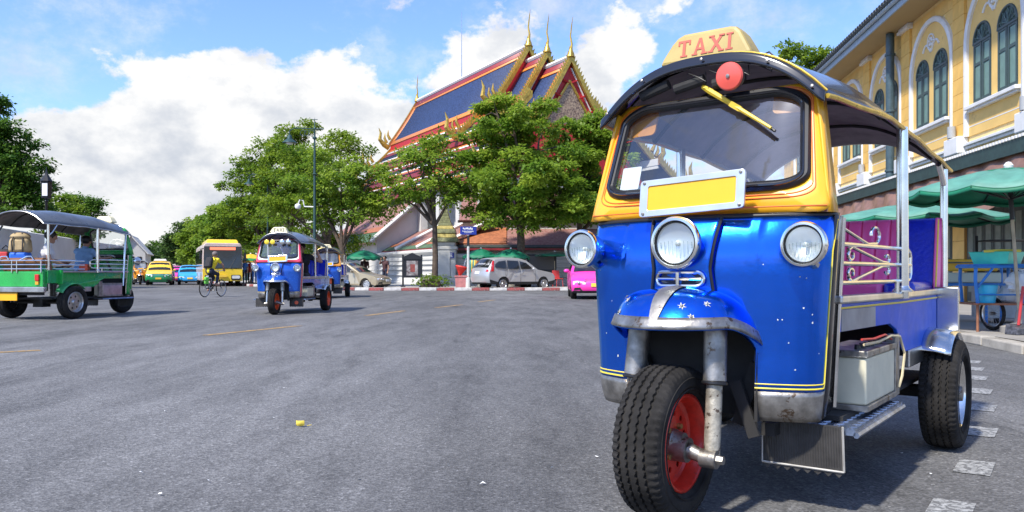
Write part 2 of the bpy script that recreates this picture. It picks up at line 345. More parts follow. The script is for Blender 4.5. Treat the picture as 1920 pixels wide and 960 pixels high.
def letters(parent, word, o, ux, uz, nrm, h, mat, depth=.006, gap=.2, slant=0.0, serif=True):
    """slab-serif capitals built stroke by stroke; each letter is one mesh"""
    ux, uz, nrm, o = Vector(ux), Vector(uz), Vector(nrm), Vector(o)
    G = {'T': (.78, [((0, .86), (.78, .86), (.78, 1), (0, 1)), ((0, .70), (.1, .70), (.1, .9), (0, .9)), ((.68, .70), (.78, .70), (.78, .9), (.68, .9)), ((.30, 0), (.48, 0), (.48, .9), (.30, .9)), ((.18, 0), (.60, 0), (.60, .1), (.18, .1))]),
         'A': (.86, [((.05, 0), (.21, 0), (.48, 1), (.36, 1)), ((.62, 0), (.82, 0), (.52, 1), (.38, 1)), ((.2, .3), (.68, .3), (.64, .42), (.23, .42)), ((-.04, 0), (.30, 0), (.30, .09), (-.04, .09)), ((.53, 0), (.92, 0), (.92, .09), (.53, .09))]),
         'X': (.84, [((.0, 0), (.18, 0), (.84, 1), (.66, 1)), ((.64, 0), (.84, 0), (.2, 1), (.0, 1)), ((-.05, 0), (.26, 0), (.26, .09), (-.05, .09)), ((.57, 0), (.9, 0), (.9, .09), (.57, .09)), ((-.05, .91), (.28, .91), (.28, 1), (-.05, 1)), ((.57, .91), (.9, .91), (.9, 1), (.57, 1))]),
         'I': (.42, [((.12, 0), (.30, 0), (.30, 1), (.12, 1)), ((0, 0), (.42, 0), (.42, .1), (0, .1)), ((0, .9), (.42, .9), (.42, 1), (0, 1))])}
    tot = sum(G[c][0] for c in word) + gap * (len(word) - 1); x = -tot / 2
    for c in word:
        w_, st = G[c]; b = MB()
        for k, poly in enumerate(st):
            dd = depth + .0004 * k
            b.prism([((x + p) * h, (q - .5) * h) for p, q in poly], -.002, dd, lambda p, q, d_: o + ux * (p + slant * q) + uz * q + nrm * d_)
        b.build('letter', mat, parent, smooth=False); x += w_ + gap

def fplan(a):
    """front shield in plan, a in -1..1 -> (x, y): bowed face, rounded corners"""
    P = [(0, .150), (.12, .158), (.24, .178), (.34, .205), (.42, .235), (.462, .258), (.488, .283), (.502, .315), (.506, .345)]
    t = abs(a) * (len(P) - 1); i = min(int(t), len(P) - 2); f = t - i
    x = lerp(P[i][0], P[i + 1][0], f); y = lerp(P[i][1], P[i + 1][1], f); return (x if a >= 0 else -x), y
def fpt(a, z, off=0.0):
    x, y = fplan(a); k = .93 + .09 * (z - .40) / .74
    lean = .050 * max(0, (z - .97) / .165) ** 2 - .018 * max(0, min(1, (z - .62) / .3)) * (1 - abs(a))
    return Vector((x * k, y + lean - off, z))
def afor(x, z=.8):
    lo, hi = 0.0, 1.0
    for _ in range(30):
        m_ = (lo + hi) / 2
        if abs(fpt(m_, z).x) < abs(x): lo = m_
        else: hi = m_
    return lo if x >= 0 else -lo

def roof_fn(tilt):
    def hw(y): return interp(y, [(.30, .470), (.36, .485), (.8, .555), (2.6, .57)])
    def f(x, y, off=0.0):
        ze = interp(y, [(.30, 1.588), (.42, 1.592), (1.25, 1.605), (1.77, 1.58), (2.55, 1.535)]); zc = interp(y, [(.30, 1.79), (.42, 1.825), (1.0, 1.865), (1.9, 1.835), (2.55, 1.74)])
        k = min(1, abs(x) / hw(y)); bow = .010 * abs(math.sin(math.pi * (y - .42) / .60)) * k if y > .42 else 0
        return Vector((x, y, ze + (zc - ze) * (1 - k ** 2.6) - bow + off + tilt * (y - 1.2)))
    return hw, f

def tuktuk(name, label, loc, psi, c, sc=1.0, fine=False, group=None, tilt=0.0, front_only=False, rails=True, sign=True):
    root = thing(name, label, 'three-wheeler', (loc[0], loc[1], 0), -psi, group, sc)
    low, up = c['low'], c['up']; n1 = 2 if fine else 1
    hw, rf = roof_fn(tilt)
    # --- front shield with the wheel opening
    xo = .275
    def zb(x): return .475 if abs(x) > xo else .60 + .14 * math.sqrt(max(0, 1 - (x / xo) ** 2))
    b = MB(); a0 = afor(xo); nn = 12 * n1
    us = [lerp(-1, -a0 - 1e-4, k / nn) for k in range(nn + 1)] + [lerp(-a0 + 1e-4, a0 - 1e-4, k / (2 * nn)) for k in range(2 * nn + 1)] + [lerp(a0 + 1e-4, 1, k / nn) for k in range(nn + 1)]
    def fn(u, v):
        a = us[int(round(u * (len(us) - 1)))]; x = fplan(a)[0]; z0 = .475 if abs(a) > a0 else zb(x * .97); return fpt(a, lerp(z0, 1.135, v))
    b.grid(fn, len(us) - 1, 12 * n1)
    b.build('front_panel', low, root, solid=.012, ang=50)
    for sg in (-1, 1):
        sk = MB()
        def fn(u, v, sg=sg):
            a = sg * lerp(a0, 1, u); z = lerp(.36, .475, v); p = fpt(a, z, -.03 * (1 - v) ** 3); e = max(0, (u - .7) / .3); p.z += .035 * (1 - v) * e ** 2 * 1.2; p.y += 0; return p
        sk.grid(fn, 14, 6)
        sk.build('front_skirt', dirty_steel, root, solid=.010)
    for sg in (-1, 1):
        b = MB(); b.grid(lambda u, v: Vector((sg * (.506 * (.93 + .09 * (lerp(.37, 1.135, v) - .40) / .74)), lerp(.345, .47 - .02 * v, u), lerp(.37 + .02 * u, 1.135, v))), 2, 8)
        b.build('cowl_side', c.get('cowl', black_gloss), root, solid=.012)
        b = MB(); b.tube([(sg * .474, .470, .40), (sg * .490, .464, .7), (sg * .515, .452, 1.13)], .009, 8); b.build('cowl_edge', chrome, root)
        for off in ((0, .016) if fine else (0,)):      # pinstripes along the corner and hem
            pts = [fpt(sg * lerp(a0, .93, k / 10), .487 + off, .001) for k in range(11)] + [fpt(sg * .96, z, .002) for z in ([.50 + off, .6, .8, 1.0, 1.12] if off == 0 else [.51])]
            MB().tube(pts, .0035 if off == 0 else .0025, 5).build('pinstripe', c['stripe'], root)
    b = MB(); b.grid(lambda u, v: fpt(lerp(-1, 1, u), lerp(1.132, 1.146, v), .004), 30, 1); b.build('waist_trim', black, root, solid=.014)
    if fine:                                             # stone chips in the paint
        g_ = random.Random(4)
        for x, z in ((.44, .90), (.43, .79), (.455, .765), (.455, .735), (.40, .56), (.36, .745), (.345, .745), (.42, .905), (.47, .62), (-.40, .66), (-.36, .80), (-.43, .93), (.30, .95), (.38, .66), (-.33, .57)):
            a_ = afor(x, z); p = fpt(a_, z, .0015); rr = g_.uniform(.002, .005); tx = (fpt(a_ + .01, z) - fpt(a_ - .01, z)).normalized(); m_ = 9
            MB().add([p + (tx * math.cos(2 * math.pi * k / m_) + Vector((0, 0, 1)) * math.sin(2 * math.pi * k / m_)) * rr * g_.uniform(.5, 1.3) for k in range(m_)], [tuple(range(m_))]).build('paint_chip', M('bare_primer', (.55, .54, .5), .6, var=.2), root, smooth=False)
    # --- raised nose panel, headlamp, vent
    def nosef(u, v):
        z = lerp(.74, 1.13, v); h = lerp(.118, .145, max(0, min(1, (abs(z - .93) / .2)))); x = lerp(-h, h, u); p = fpt(afor(x, z), z, .022)
        p.y -= .010 * math.exp(-((z - 1.035) / .10) ** 2 - (x / .10) ** 2); return p
    MB().grid(nosef, 16, 20).build('nose_panel', low, root, solid=.012, ang=60)
    for s_ in (0, 1): MB().tube([nosef(s_, k / 14) + Vector((0, -.002, 0)) for k in range(15)], .006, 6).build('nose_trim', black, root)
    def lamp(nm, o, r, depth, par, body, dr=1.0):
        e = bpy.data.objects.new(nm, None); COL.objects.link(e); e.parent = par; e.location = o; e.empty_display_size = .05; A = (0, -1, 0); q = 40 if fine else 16
        MB().lathe([(.3 * r, -depth), (.75 * r, -depth * .8), (.98 * r, -depth * .3), (1.02 * r, 0)], (0, 0, 0), A, q).build('lamp_shell', body, e)
        MB().lathe([(1.02 * r, -.012), (1.08 * r, -.006), (1.09 * r, .006), (1.03 * r, .018), (.93 * r, .020), (.88 * r, .010), (.86 * r, .0)], (0, 0, 0), A, q).build('bezel', chrome, e)
        MB().lathe([(.89 * r, .002), (.87 * r, .013), (.82 * r, .006)], (0, 0, 0), A, q).build('lamp_gasket', black, e)
        MB().lathe([(.86 * r, .0), (.7 * r, -.018 * dr), (.45 * r, -.035 * dr), (.15 * r, -.045 * dr), (0.0, -.046 * dr)], (0, 0, 0), A, q).build('reflector', M('lamp_reflector', (.93, .93, .92), .38, .8, var=.04), e)
        MB().lathe([(0, -.045 * dr), (.11 * r, -.045 * dr), (.11 * r, -.012), (.06 * r, -.004), (0, -.003)], (0, 0, 0), A, 12).build('bulb', paper if fine else chrome, e)
        MB().lathe([(.86 * r, .004), (.6 * r, .014), (.3 * r, .019), (0.0, .021)], (0, 0, 0), A, q).build('lamp_lens', lens, e)
        if fine:
            b = MB()                                   # moulded flutes behind the glass
            for k in range(9):
                x = (k - 4) * .17 * r; hh = math.sqrt(max(0.0, (.72 * r) ** 2 - x * x)); b.tube([(x, .004, -hh * .9), (x, .000, hh * .15)], .0022, 4)
            b.build('lens_flute', lens, e)
        return e
    lamp('headlamp', (0, .070, 1.033), .094, .075, root, low, .4)
    for sg in (-1, 1):
        lamp('side_lamp', (sg * .462, .135, 1.02), .076, .125, root, chrome)
        MB().cyl((sg * .462, .17, .98), (sg * .462, .26, .95), .014, .02, 8).build('lamp_bracket', chrome, root)
    v = MB(); vy = fpt(0, .895).y - .046
    v.tube([(p, vy + .03 * (p / .12) ** 2, q) for p, q in rrect(-.096, .868, .096, .922, .026, 5)], .0075, 7, closed=True)
    v.tube([(-.09, vy + .012, .895), (0, vy - .002, .895), (.09, vy + .012, .895)], .005, 6); v.tube([(0, vy - .003, .87), (0, vy - .003, .92)], .007, 6)
    v.build('vent_grille', chrome, root)
    MB().add([(p * .95, vy + .012 + .03 * (p / .12) ** 2, q) for p, q in rrect(-.09, .872, .09, .918, .022, 4)], [tuple(range(20))]).build('vent_back', M('vent_dark', (.01, .02, .05), .5), root, smooth=False)
    # --- mudguard over the front wheel
    def rim_pt(th, ext=0.0):
        s_ = math.sin(th); cth = math.cos(th); dip = max(0, (abs(th) - R(55)) / R(45))
        return Vector(((.292 + ext) * s_, .175 - (.315 + ext) * max(0, cth) + .06 * dip, .712 - .125 * dip ** 1.3 + .012 * (1 - cth)))
    def fend(u, v_):
        th = R(lerp(-100, 100, u)); rp = rim_pt(th); top = Vector((.10 * math.sin(th), .150 - .02 * max(0, math.cos(th)), .868 - .02 * abs(math.sin(th))))
        p = top.lerp(rp, v_ ** 1.0); bul = math.sin(math.pi * min(1, v_)) * .055; p.z += bul * (.9) ; d_ = Vector((math.sin(th), -math.cos(th), 0)); p += d_ * bul * .55; return p
    fe = MB().grid(fend, 48 if fine else 24, 14).build('mudguard', c.get('fender', low), root, solid=.006, ang=60)
    b = MB().grid(lambda u, v_: fend(u, lerp(.86, 1.0, v_)) + Vector((math.sin(R(lerp(-100, 100, u))) * .003, -.003 * math.cos(R(lerp(-100, 100, u))), .0035)), 48, 3); b.build('mudguard_edge', dirty_steel if fine else chrome, fe, solid=.006)
    b = MB().grid(lambda u, v_: fend(lerp(.5 - lerp(.07, .012, v_), .5 + lerp(.08, .012, v_), u), v_ * .97) + Vector((0, -.003, .004)), 6, 14); b.build('mudguard_badge', dirty_steel if fine else chrome, fe)
    if fine:
        for u_, v_ in ((.20, .55), (.29, .62), (.28, .82), (.60, .70), (.70, .66), (.64, .84)):
            p = fend(u_, v_); nrm = (fend(u_ + .01, v_) - fend(u_ - .01, v_)).cross(fend(u_, v_ + .02) - fend(u_, v_ - .02)).normalized()
            if nrm.y > 0: nrm = -nrm
            t1 = nrm.orthogonal().normalized(); t2 = nrm.cross(t1); m_ = 18; st = []
            for k in range(m_): rr = (.017 if k % 3 == 0 else .008) * rnd.uniform(.7, 1.2); st.append(p + nrm * .0015 + (t1 * math.cos(2 * math.pi * k / m_) + t2 * math.sin(2 * math.pi * k / m_)) * rr)
            MB().add(st + [p + nrm * .003], [(k, (k + 1) % m_, m_) for k in range(m_)]).build('chipped_patch', M('bare_primer', (.55, .54, .5), .6, var=.2), fe, smooth=False)
            MB().lathe([(.006, 0), (.006, .004), (.003, .007), (0, .008)], p, nrm, 8).build('bolt', dirty_steel, fe)
    # --- fork and front wheel
    Rw = .2875
    fw = wheel(root, (0, 0, Rw), 1, Rw, .185 if fine else .15, c['rim'], fine, 'front_wheel', dish=.018)
    for sg in (-1, 1):
        b = MB(); x = sg * .165
        b.cyl((x, .05, .52), (x - sg * .012, .09, .80), .043, .043, 20); b.build('fork_tube', c.get('fork', dirty_steel), root)
        b = MB(); b.lathe([(.040, 0), (.048, .004), (.048, .012), (.040, .016)], (x, .048, .505), (0, .14, .99), 20); b.build('fork_seal', black, root)
        b = MB(); b.cyl((x + sg * .002, .018, .25), (x, .048, .51), .030, .030, 18); b.build('fork_leg', M('worn_fork', (.42, .38, .30), .5, .5, var=.35, vs=18, bump=.3, bs=70, worn=((.10, .07, .05), .45, 26)) if fine else steel, root)
        b = MB(); b.cyl((x - .03, 0, Rw - .045), (x + .03, 0, Rw - .045), .034, .034, 14); b.cyl((x + sg * .03, 0, Rw - .045), (x + sg * .055, 0, Rw - .045), .018, .016, 6); b.build('axle_clamp', dirty_steel, root)
    b = MB(); b.cyl((.005, 0, Rw - .02), (.085, 0, Rw - .025), .052, .046, 20); b.cyl((.085, 0, Rw - .025), (.135, 0, Rw - .04), .030, .026, 12); b.cyl((-.135, 0, Rw - .03), (-.02, 0, Rw - .02), .03, .05, 12); b.build('axle_hub', dirty_steel, root)
    b = MB(); b.span((-.26, .30, .36), (.26, .33, .80)); b.span((-.27, .2, .80), (.27, .34, .82)); b.span((-.05, .12, .70), (.05, .22, .82))
    for sg in (-1, 1): b.span((sg * .262, .19, .36), (sg * .274, .33, .80)); b.box((sg * .21, .27, .45), (.05, .03, .25), ry=sg * .3)
    b.box((.215, .22, .40), (.045, .02, .22), ry=-.35)
    b.build('wheel_well', dark, root, smooth=False)
    # --- mud flaps with ribs and a saw-tooth hem
    for sg in ((1,) if fine else (-1, 1)):
        b = MB(); x0, x1 = (.225, .535) if sg > 0 else (-.535, -.225); yf = .36
        teeth = [(x0, .17)] + [(lerp(x0, x1, (k + .5 * j) / 8), .148 if j else .166) for k in range(8) for j in (0, 1)] + [(x1, .17)]
        b.prism([(x1 - .03 * 0, .345), (x0 + .01, .345)] + teeth, yf, yf + .007, lambda p, q, d_: (p, d_ + (.345 - q) * .12, q)); b.build('mud_flap', flap_m, root, smooth=False)
        b = MB()
        for k in range(30 if fine else 0): xx = lerp(x0 + .015, x1 - .015, k / 29); b.tube([(xx, yf - .0005, .34), (xx, yf + .0195, .178)], .0022, 4, cap=False)
        if fine: b.build('flap_ribs', flap_m, root); b = MB()
        b.tube([(x0, yf + .018, .172), (x1, yf + .018, .172)], .0045, 5); b.tube([(x1, yf, .345), (x1, yf + .02, .172)], .0045, 5); b.tube([(x0 + .008, yf, .345), (x0, yf + .02, .172)], .003, 5)
        b.build('flap_trim', M('flap_edge', (.42, .40, .36), .6, var=.3) if fine else flap_m, root)
        if c.get('flap_mark') and sg > 0: MB().lathe([(0, 0), (.045, 0), (.04, .006), (0, .008)], (.38, yf + .008, .25), (0, -1, .1), 10).build('flap_mark', c['flap_mark'], root)
    # --- windscreen frame (bowed), gasket, pane
    zs = [1.146, 1.70]
    def wmap(x, z, off=0.0): t = (z - 1.146) / .55; return Vector((x, .205 + .20 * t + .42 * abs(x) ** 2.4 * (1 - .25 * t) - off + (.03 if abs(x) > .47 else 0) * 0, z))
    inner = rrect(-1, -1, 1, 1, .28, 9)
    def hole(k, g=0.0):
        p, q = inner[k]; z = lerp(1.245, 1.622, (q + 1) / 2); wd = lerp(.425, .392, (q + 1) / 2)
        z += .03 * max(0, q) * (1 - p * p); return p * (wd + g), z + q * g
    outer_r = rrect(-1, -1, 1, 1, .10, 9)
    def outr(k):
        p, q = outer_r[k]; z = lerp(1.146, 1.642, (q + 1) / 2); wd = lerp(.512, .442, (q + 1) / 2); z += .112 * max(0, q) * (1 - p * p); return p * wd, z
    n_ = len(inner); b = MB()
    def fr(u, v_):
        k = int(round(u * n_)) % n_; a = hole(k); o_ = outr(k); x, z = lerp(a[0], o_[0], v_), lerp(a[1], o_[1], v_); return wmap(x, z, .012 * math.sin(math.pi * min(1, v_ * 1.1)))
    b.grid(fr, n_, 5, True); b.build('windscreen_frame', up, root, solid=.022, ang=60)
    if c.get('wide'): MB().grid(lambda u, v: Vector(fr(u, lerp(.12, .42, v))) + Vector((0, -.004, 0)), n_, 2, True).build('frame_band', c['stripe2'], root)
    if fine:
        for fr_, mm in ((.30, c['stripe2']), (.42, c['stripe2'])): MB().tube([Vector(fr(k / n_, fr_)) + Vector((0, -.001, 0)) for k in range(n_)], .0026, 5, closed=True).build('pinstripe', mm, root)
        MB().tube([wmap(lerp(-.5, .5, k / 16), 1.168, .006) for k in range(17)], .0028, 5).build('pinstripe', c['stripe2'], root)
    b = MB(); b.tube([wmap(*hole(k, -.004), .008) for k in range(n_)], .021, 8, closed=True); b.build('windscreen_gasket', black, root)
    if fine: MB().tube([wmap(*hole(k, -.006), .030) for k in range(n_)], .006, 6, closed=True).build('gasket_bead', black_gloss, root)
    def gl(u, v_):
        k = int(round(u * n_)) % n_; a = hole(k); return wmap(a[0] * v_, lerp(1.44, a[1], v_), -.004)
    MB().grid(gl, n_, 6, True).build('windscreen', ws_glass, root, ang=80)
    for sg in (-1, 1):                                   # pillar return
        b = MB(); b.grid(lambda u, v_: Vector((sg * lerp(.512, .438, v_), lerp(.27, .33 + .04, u) + .10 * v_ + .02, lerp(1.146, 1.625, v_))), 2, 6); b.build('pillar_side', up, root, solid=.012)
    # --- blank licence plate, wiper, siren, visors
    pc = Vector((.028, .148, 1.225)); tl = .045
    def pm(p, q, d_): return pc + Vector((p * math.cos(tl), -.0 - d_ + q * .12, q + p * math.sin(tl)))
    pl = bpy.data.objects.new('number_plate', None); COL.objects.link(pl); pl.parent = root
    MB().prism(rrect(-.19, -.055, .19, .055, .012, 3), 0, .008, pm).build('plate_face', plate_or, pl, smooth=False)
    fill_loops([rrect(-.218, -.074, .218, .074, .015, 3), rrect(-.183, -.049, .183, .049, .008, 3)], lambda p, q, d_: pm(p, q, .013 - d_), .015).build('plate_frame', chrome if not fine else M('plate_silver', (.62, .63, .64), .32, .7, var=.1), pl, smooth=False, bevel=.002)
    for p, q in ((-.2, -.062), (.2, -.062), (.2, .062), (-.2, .062)): MB().lathe([(.007, 0), (.006, .004), (0, .006)], pm(p, q, .013), (0, -1, 0), 8).build('plate_bolt', dirty_steel, pl)
    if fine:
        wa, wb = wmap(-.02, 1.69, .035), wmap(.29, 1.475, .05)
        b = MB(); mid = wa.lerp(wb, .5); b.tube([wa, wa.lerp(wb, .12), mid, wb], [.010, .013, .010, .006], 6); b.box(mid, (.05, .02, .022), ry=.6); b.build('wiper_arm', M('wiper_yellow', (.75, .5, .03), .4, var=.15), root)
        b = MB(); b.tube([mid + Vector((.03, .012, -.02)), wb + Vector((.012, .012, -.012))], .006, 6); b.build('wiper_blade', black, root)
        for sg, zc in ((-1, 1.57), (1, 1.60)):
            MB().prism(rrect(sg * .33 - .075, zc - .05, sg * .33 + .075, zc + .06, .02, 3), -.04, -.052, lambda p, q, d_: wmap(p, q, d_)).build('sun_visor', orange_v, root, smooth=False)
        MB().prism(rrect(-.375, 1.275, -.275, 1.375, .004, 1), -.012, -.014, lambda p, q, d_: wmap(p, q, d_)).build('notice_paper', paper, root, smooth=False)
    if fine or c.get('spots'):
        if fine:
            s0 = Vector((.125, .325, 1.700)); b = MB(); b.lathe([(.020, .05), (.052, .03), (.056, .036), (.051, .044), (.026, .05), (0.0, .052)], s0, (0, -1, -.1), 32); b.build('siren_horn', red_plastic, root)
            b = MB(); b.lathe([(.05, .0), (.055, .03), (.0, .03)], s0, (0, -1, -.1), 20); b.lathe([(.008, .05), (.008, .056), (0, .058)], s0, (0, -1, -.1), 8); b.build('siren_back', dirty_steel, root)
            for q in ((-.30, .02), (-.14, .01), (.03, -.005)): MB().cyl((q[0], .36, 1.70 + q[1] - abs(q[0]) * .12), (q[0] + .13, .36, 1.715 + q[1] - abs(q[0]) * .05), .022, .022, 10).build('roof_roll', dark, root)
            for k in range(4):
                x0 = -.07 + .09 * k; MB().tube([(x0, .33, 1.745), (x0 + .05, .325, 1.72), (x0 + .08, .33, 1.70), (x0 + .07, .35, 1.745)], .0022, 4).build('wire', black, root)
        else:
            for k, xx in enumerate((-.26, -.13, .08, .22)):
                MB().lathe([(.02, -.03), (.05, 0), (.055, .012), (.04, .02), (0, .022)], (xx, .30, 1.60), (0, -1, 0), 14).build('spot_lamp', M('spot_yellow', (.8, .6, .05), .2) if k < 2 else chrome, root)
    # --- roof, front visor, edge piping
    b = MB(); b.grid(lambda u, v_: rf(hw(lerp(.33, 2.55, u)) * (2 * v_ - 1), lerp(.33, 2.55, u)), 46, 22); b.build('roof', c.get('roof', vinyl), root, solid=.018, ang=60)
    b = MB(); b.grid(lambda u, v_: rf((hw(lerp(.45, 2.5, u)) - .02) * (2 * v_ - 1), lerp(.45, 2.5, u), -.028), 20, 14); b.build('roof_lining', M('roof_lining', (.15, .13, .13), .7, var=.3), root)
    b = MB(); b.grid(lambda u, v_: rf(hw(.33) * (2 * u - 1) * (1.012), .33) + Vector((0, -.014 + .012 * (v_ - .5), lerp(-.034, .010, v_))), 40, 3); b.build('roof_visor_rim', black_gloss, root, solid=.02, bevel=.006)
    for xx in (-.44, -.27, 0, .27, .44) if fine else (): MB().lathe([(.007, 0), (.006, .004), (0, .006)], rf(xx, .33) + Vector((0, -.026, -.012)), (0, -1, .2), 10).build('rim_rivet', dirty_steel, root)
    for sg in (-1, 1):
        b = MB(); b.tube([rf(sg * hw(y), y, -.008) + Vector((sg * .006, 0, 0)) for y in [.34 + 2.22 * k / 40 for k in range(41)]], .010, 6); b.build('roof_piping', c.get('piping', gold), root)
    b = MB(); b.tube([rf(hw(2.55) * (2 * k / 20 - 1), 2.55, -.008) + Vector((0, .004, 0)) for k in range(21)], .010, 6); b.build('roof_piping', c.get('piping', gold), root); b = MB(); b.tube([rf(hw(.37) * (2 * k / 20 - 1) * .98, .37, .006) for k in range(21)], .005, 6); b.build('roof_piping', c.get('piping', gold), root)
    for yb in (.95, 1.55, 2.1):
        b = MB(); b.tube([rf(hw(yb) * .97 * (2 * k / 16 - 1), yb, -.034) for k in range(17)], .011, 6); b.build('roof_bow', dark, root)
    if sign:
        so_ = rf(0, .47) + Vector((-.03, 0, -.02)); sg_ = bpy.data.objects.new('taxi_sign', None); COL.objects.link(sg_); sg_.parent = root; sg_.location = so_; sg_.rotation_euler = (0, .02, 0)
        outl = [(-.205, 0), (.205, 0), (.195, .025), (.150, .105), (.128, .128), (.10, .134), (-.10, .130), (-.128, .118), (-.155, .09), (-.192, .03)]
        def sm(p, q, d_): return Vector((p, d_ * (1 - q * 2.2) , q))
        b = MB(); b.prism(outl, -.07, .09, sm); b.build('sign_box', sign_cream if fine else M('sign_pale', (.75, .68, .42), .5), sg_, smooth=False, bevel=.014)
        letters(sg_, 'TAXI', (0.0, -.058, .064), (1, 0, .02), (0, .15, 1), (0, -1, .15), .072, sign_red if fine else sign_dark, depth=.004, gap=.16)
        MB().tube([(.18, .05, .01), (.23, .06, .03), (.26, .05, .0), (.29, .07, -.02)], .004, 5).build('wire', black, sg_)
    # --- passenger body behind
    tub = c.get('tub', low)
    def bx(y): return lerp(.498, .552, max(0, min(1, (y - .46) / .84)))
    for sg in (-1, 1):
        b = MB(); b.prism([(.47, .69), (.47, .80), (1.3, .80), (2.21, .80), (2.21, .60), (2.18, .545), (1.40, .545), (1.30, .59), (1.22, .66), (1.12, .69)], .017, 0.0, lambda p, q, d_: (sg * (bx(p) - d_), p, q)); b.build('body_side', tub, root, smooth=False, bevel=.004)
        MB().prism([(.44, .799), (1.3, .799), (2.23, .799), (2.23, .831), (1.3, .831), (.44, .831)], .035, -.016, lambda p, q, d_: (sg * (bx(p) - d_), p, q)).build('body_rail', steel, root, smooth=False, bevel=.008)
        MB().tube([(sg * (bx(y) + .0025), y, .782) for y in (.47, .9, 1.3, 2.20)], .0045, 5).build('pinstripe', c['stripe'], root)
        if fine and sg > 0: MB().prism([(.475, .692), (.90, .692), (.90, .775), (.475, .775)], 0, -.003, lambda p, q, d_: (bx(p) - d_, p, q)).build('side_plate', M('grey_plate', (.27, .27, .28), .5, .3, var=.2, vs=5), root, smooth=False)
        MB().box((sg * .542, 1.76, .505), (.03, .60, .085)).build('sill_plate', steel, root, smooth=False, bevel=.006)
        MB().cyl((sg * .555, 1.31, .80), (sg * .555, 1.30, rf(.55, 1.3).z - .01), .027, .025, 16).build('roof_post', chrome, root)
        MB().lathe([(.045, 0), (.045, .008), (.03, .02), (.027, .03)], (sg * .555, 1.31, .83), (0, 0, 1), 16).build('post_foot', chrome, root)
        MB().cyl((sg * .555, 2.43, .70), (sg * .555, 2.44, rf(.56, 2.44).z - .02), .021, .020, 14).build('roof_post', chrome, root)
        MB().tube([(sg * .555, 2.44, 1.42), (sg * .555, 2.36, 1.48), (sg * .555, 2.26, rf(.56, 2.26).z - .03)], .016, 8).build('roof_brace', chrome, root)
        if c.get('front_post'): MB().cyl((sg * .53, .62, .55), (sg * .50, .50, rf(.5, .5).z - .02), .018, .018, 10).build('roof_post', chrome, root)
        if rails:
            b = MB()
            for z in (1.03, .955, .88):
                b.tube([(sg * bx(.5), .47, z), (sg * bx(.9), .9, z), (sg * .553, 1.40, z)] if z == .955 else [(sg * bx(.5), .47, z), (sg * bx(.9), .9, z), (sg * .553, 1.42, z), (sg * .553, 1.47, z - (.012 if z > 1 else -.012)), (sg * .553, 1.49, z - (.035 if z > 1 else -.035)), (sg * .553, 1.49, .955)], .0095, 8)
            b.tube([(sg * .553, 1.2, .82), (sg * .553, 1.2, .88)], .010, 8); b.tube([(sg * .553, 1.38, .955), (sg * .553, 1.49, .955)], .0095, 8)
            b.build('side_rail', chrome, root)
            if fine:
                b = MB()
                def curl(p0, p1, ce, r0, a0_, a1_):
                    pts = [p0, p1] + [(ce[0] + r0 * (1 - .25 * k / 14) * math.cos(R(lerp(a0_, a1_, k / 14))), ce[1] + r0 * (1 - .25 * k / 14) * math.sin(R(lerp(a0_, a1_, k / 14)))) for k in range(15)]
                    b.tube([(sg * bx(p), p, .88 + (q - .865) * (.15 / .27)) for p, q in pts], .0065, 7)
                curl((.50, 1.245), (.80, 1.150), (.90, 1.225), .068, -90, 190); curl((.60, 1.12), (1.0, 1.02), (1.07, 1.045), .036, -60, 150); curl((.60, .875), (1.0, .985), (1.07, .955), .036, 60, -150)
                curl((.60, 1.12), (.56, 1.10), (.59, 1.06), .035, 120, 400); curl((.60, .875), (.56, .90), (.59, .935), .035, 240, -40); b.build('rail_scroll', chrome, root)
        # rear wheel arch and mudguard
        b = MB(); b.grid(lambda u, v_: Vector((sg * lerp(.53, .69, v_), 1.99 - .325 * math.cos(R(lerp(42, 150, u))), .32 + .31 * math.sin(R(lerp(42, 150, u))) - .02 * v_ ** 2)), 16, 5); b.build('rear_mudguard', c.get('rearguard', chrome), root, solid=.008)
        b = MB(); b.box((sg * .60, 2.235, .72), (.12, .02, .24)); b.box((sg * .575, 2.36, .73), (.035, .26, .22)); b.build('corner_plate', c.get('corner', chrome), root, smooth=False, bevel=.006)
        wheel(root, (sg * .63, 1.99, Rw), sg, Rw, .175, c.get('rim_rear', steel), fine, 'rear_wheel', dish=.03)
        # battery box on the running board
        if not front_only:
            MB().span((sg * .36, .66, .385), (sg * .548, 1.17, .575)).build('battery_box', c.get('box', cream_box), root, smooth=False, bevel=.008)
            b = MB(); b.span((sg * .35, .65, .578), (sg * .556, 1.18, .605)); b.span((sg * .35, .65, .36), (sg * .556, 1.18, .385)); b.span((sg * .51, 1.18, .36), (sg * .552, 1.26, .64)); b.build('battery_tray', dirty_steel, root, smooth=False, bevel=.004)
            for k in range(6 if fine else 0): MB().cyl((sg * .50, .72 + .075 * k, .605), (sg * .50, .72 + .075 * k, .625), .014, .012, 8).build('battery_cap', black, root)
            if fine: MB().tube([(sg * .54, .66, .63), (sg * .54, .9, .625), (sg * .55, 1.1, .64), (sg * .565, 1.2, .63), (sg * .575, 1.25, .55), (sg * .57, 1.22, .45), (sg * .56, 1.2, .40)], .006, 6).build('cable', M('cable_cream', (.6, .5, .3), .5), root); MB().tube([(sg * .545, .6, .655), (sg * .545, .8, .645), (sg * .545, 1.0, .65), (sg * .54, 1.15, .62)], .005, 6).build('cable', M('cable_red', (.5, .03, .02), .5), root)
        if fine and sg < 0: continue
        b = MB(); b.span((sg * .30, .38, .312), (sg * .575, 1.20, .335)); st = b.build('step_board', tread_plate, root, smooth=False)
        b = MB()
        for i in range(26 if fine else 0):
            for j in range(5): b.box((sg * (.33 + .055 * j), .40 + .031 * i, .3365), (.032, .008, .004), rz=R(45 if (i + j) % 2 else -45))
        if fine: b.build('tread_lug', M('lug_metal', (.5, .53, .6), .25, .9, var=.2), st, smooth=False)
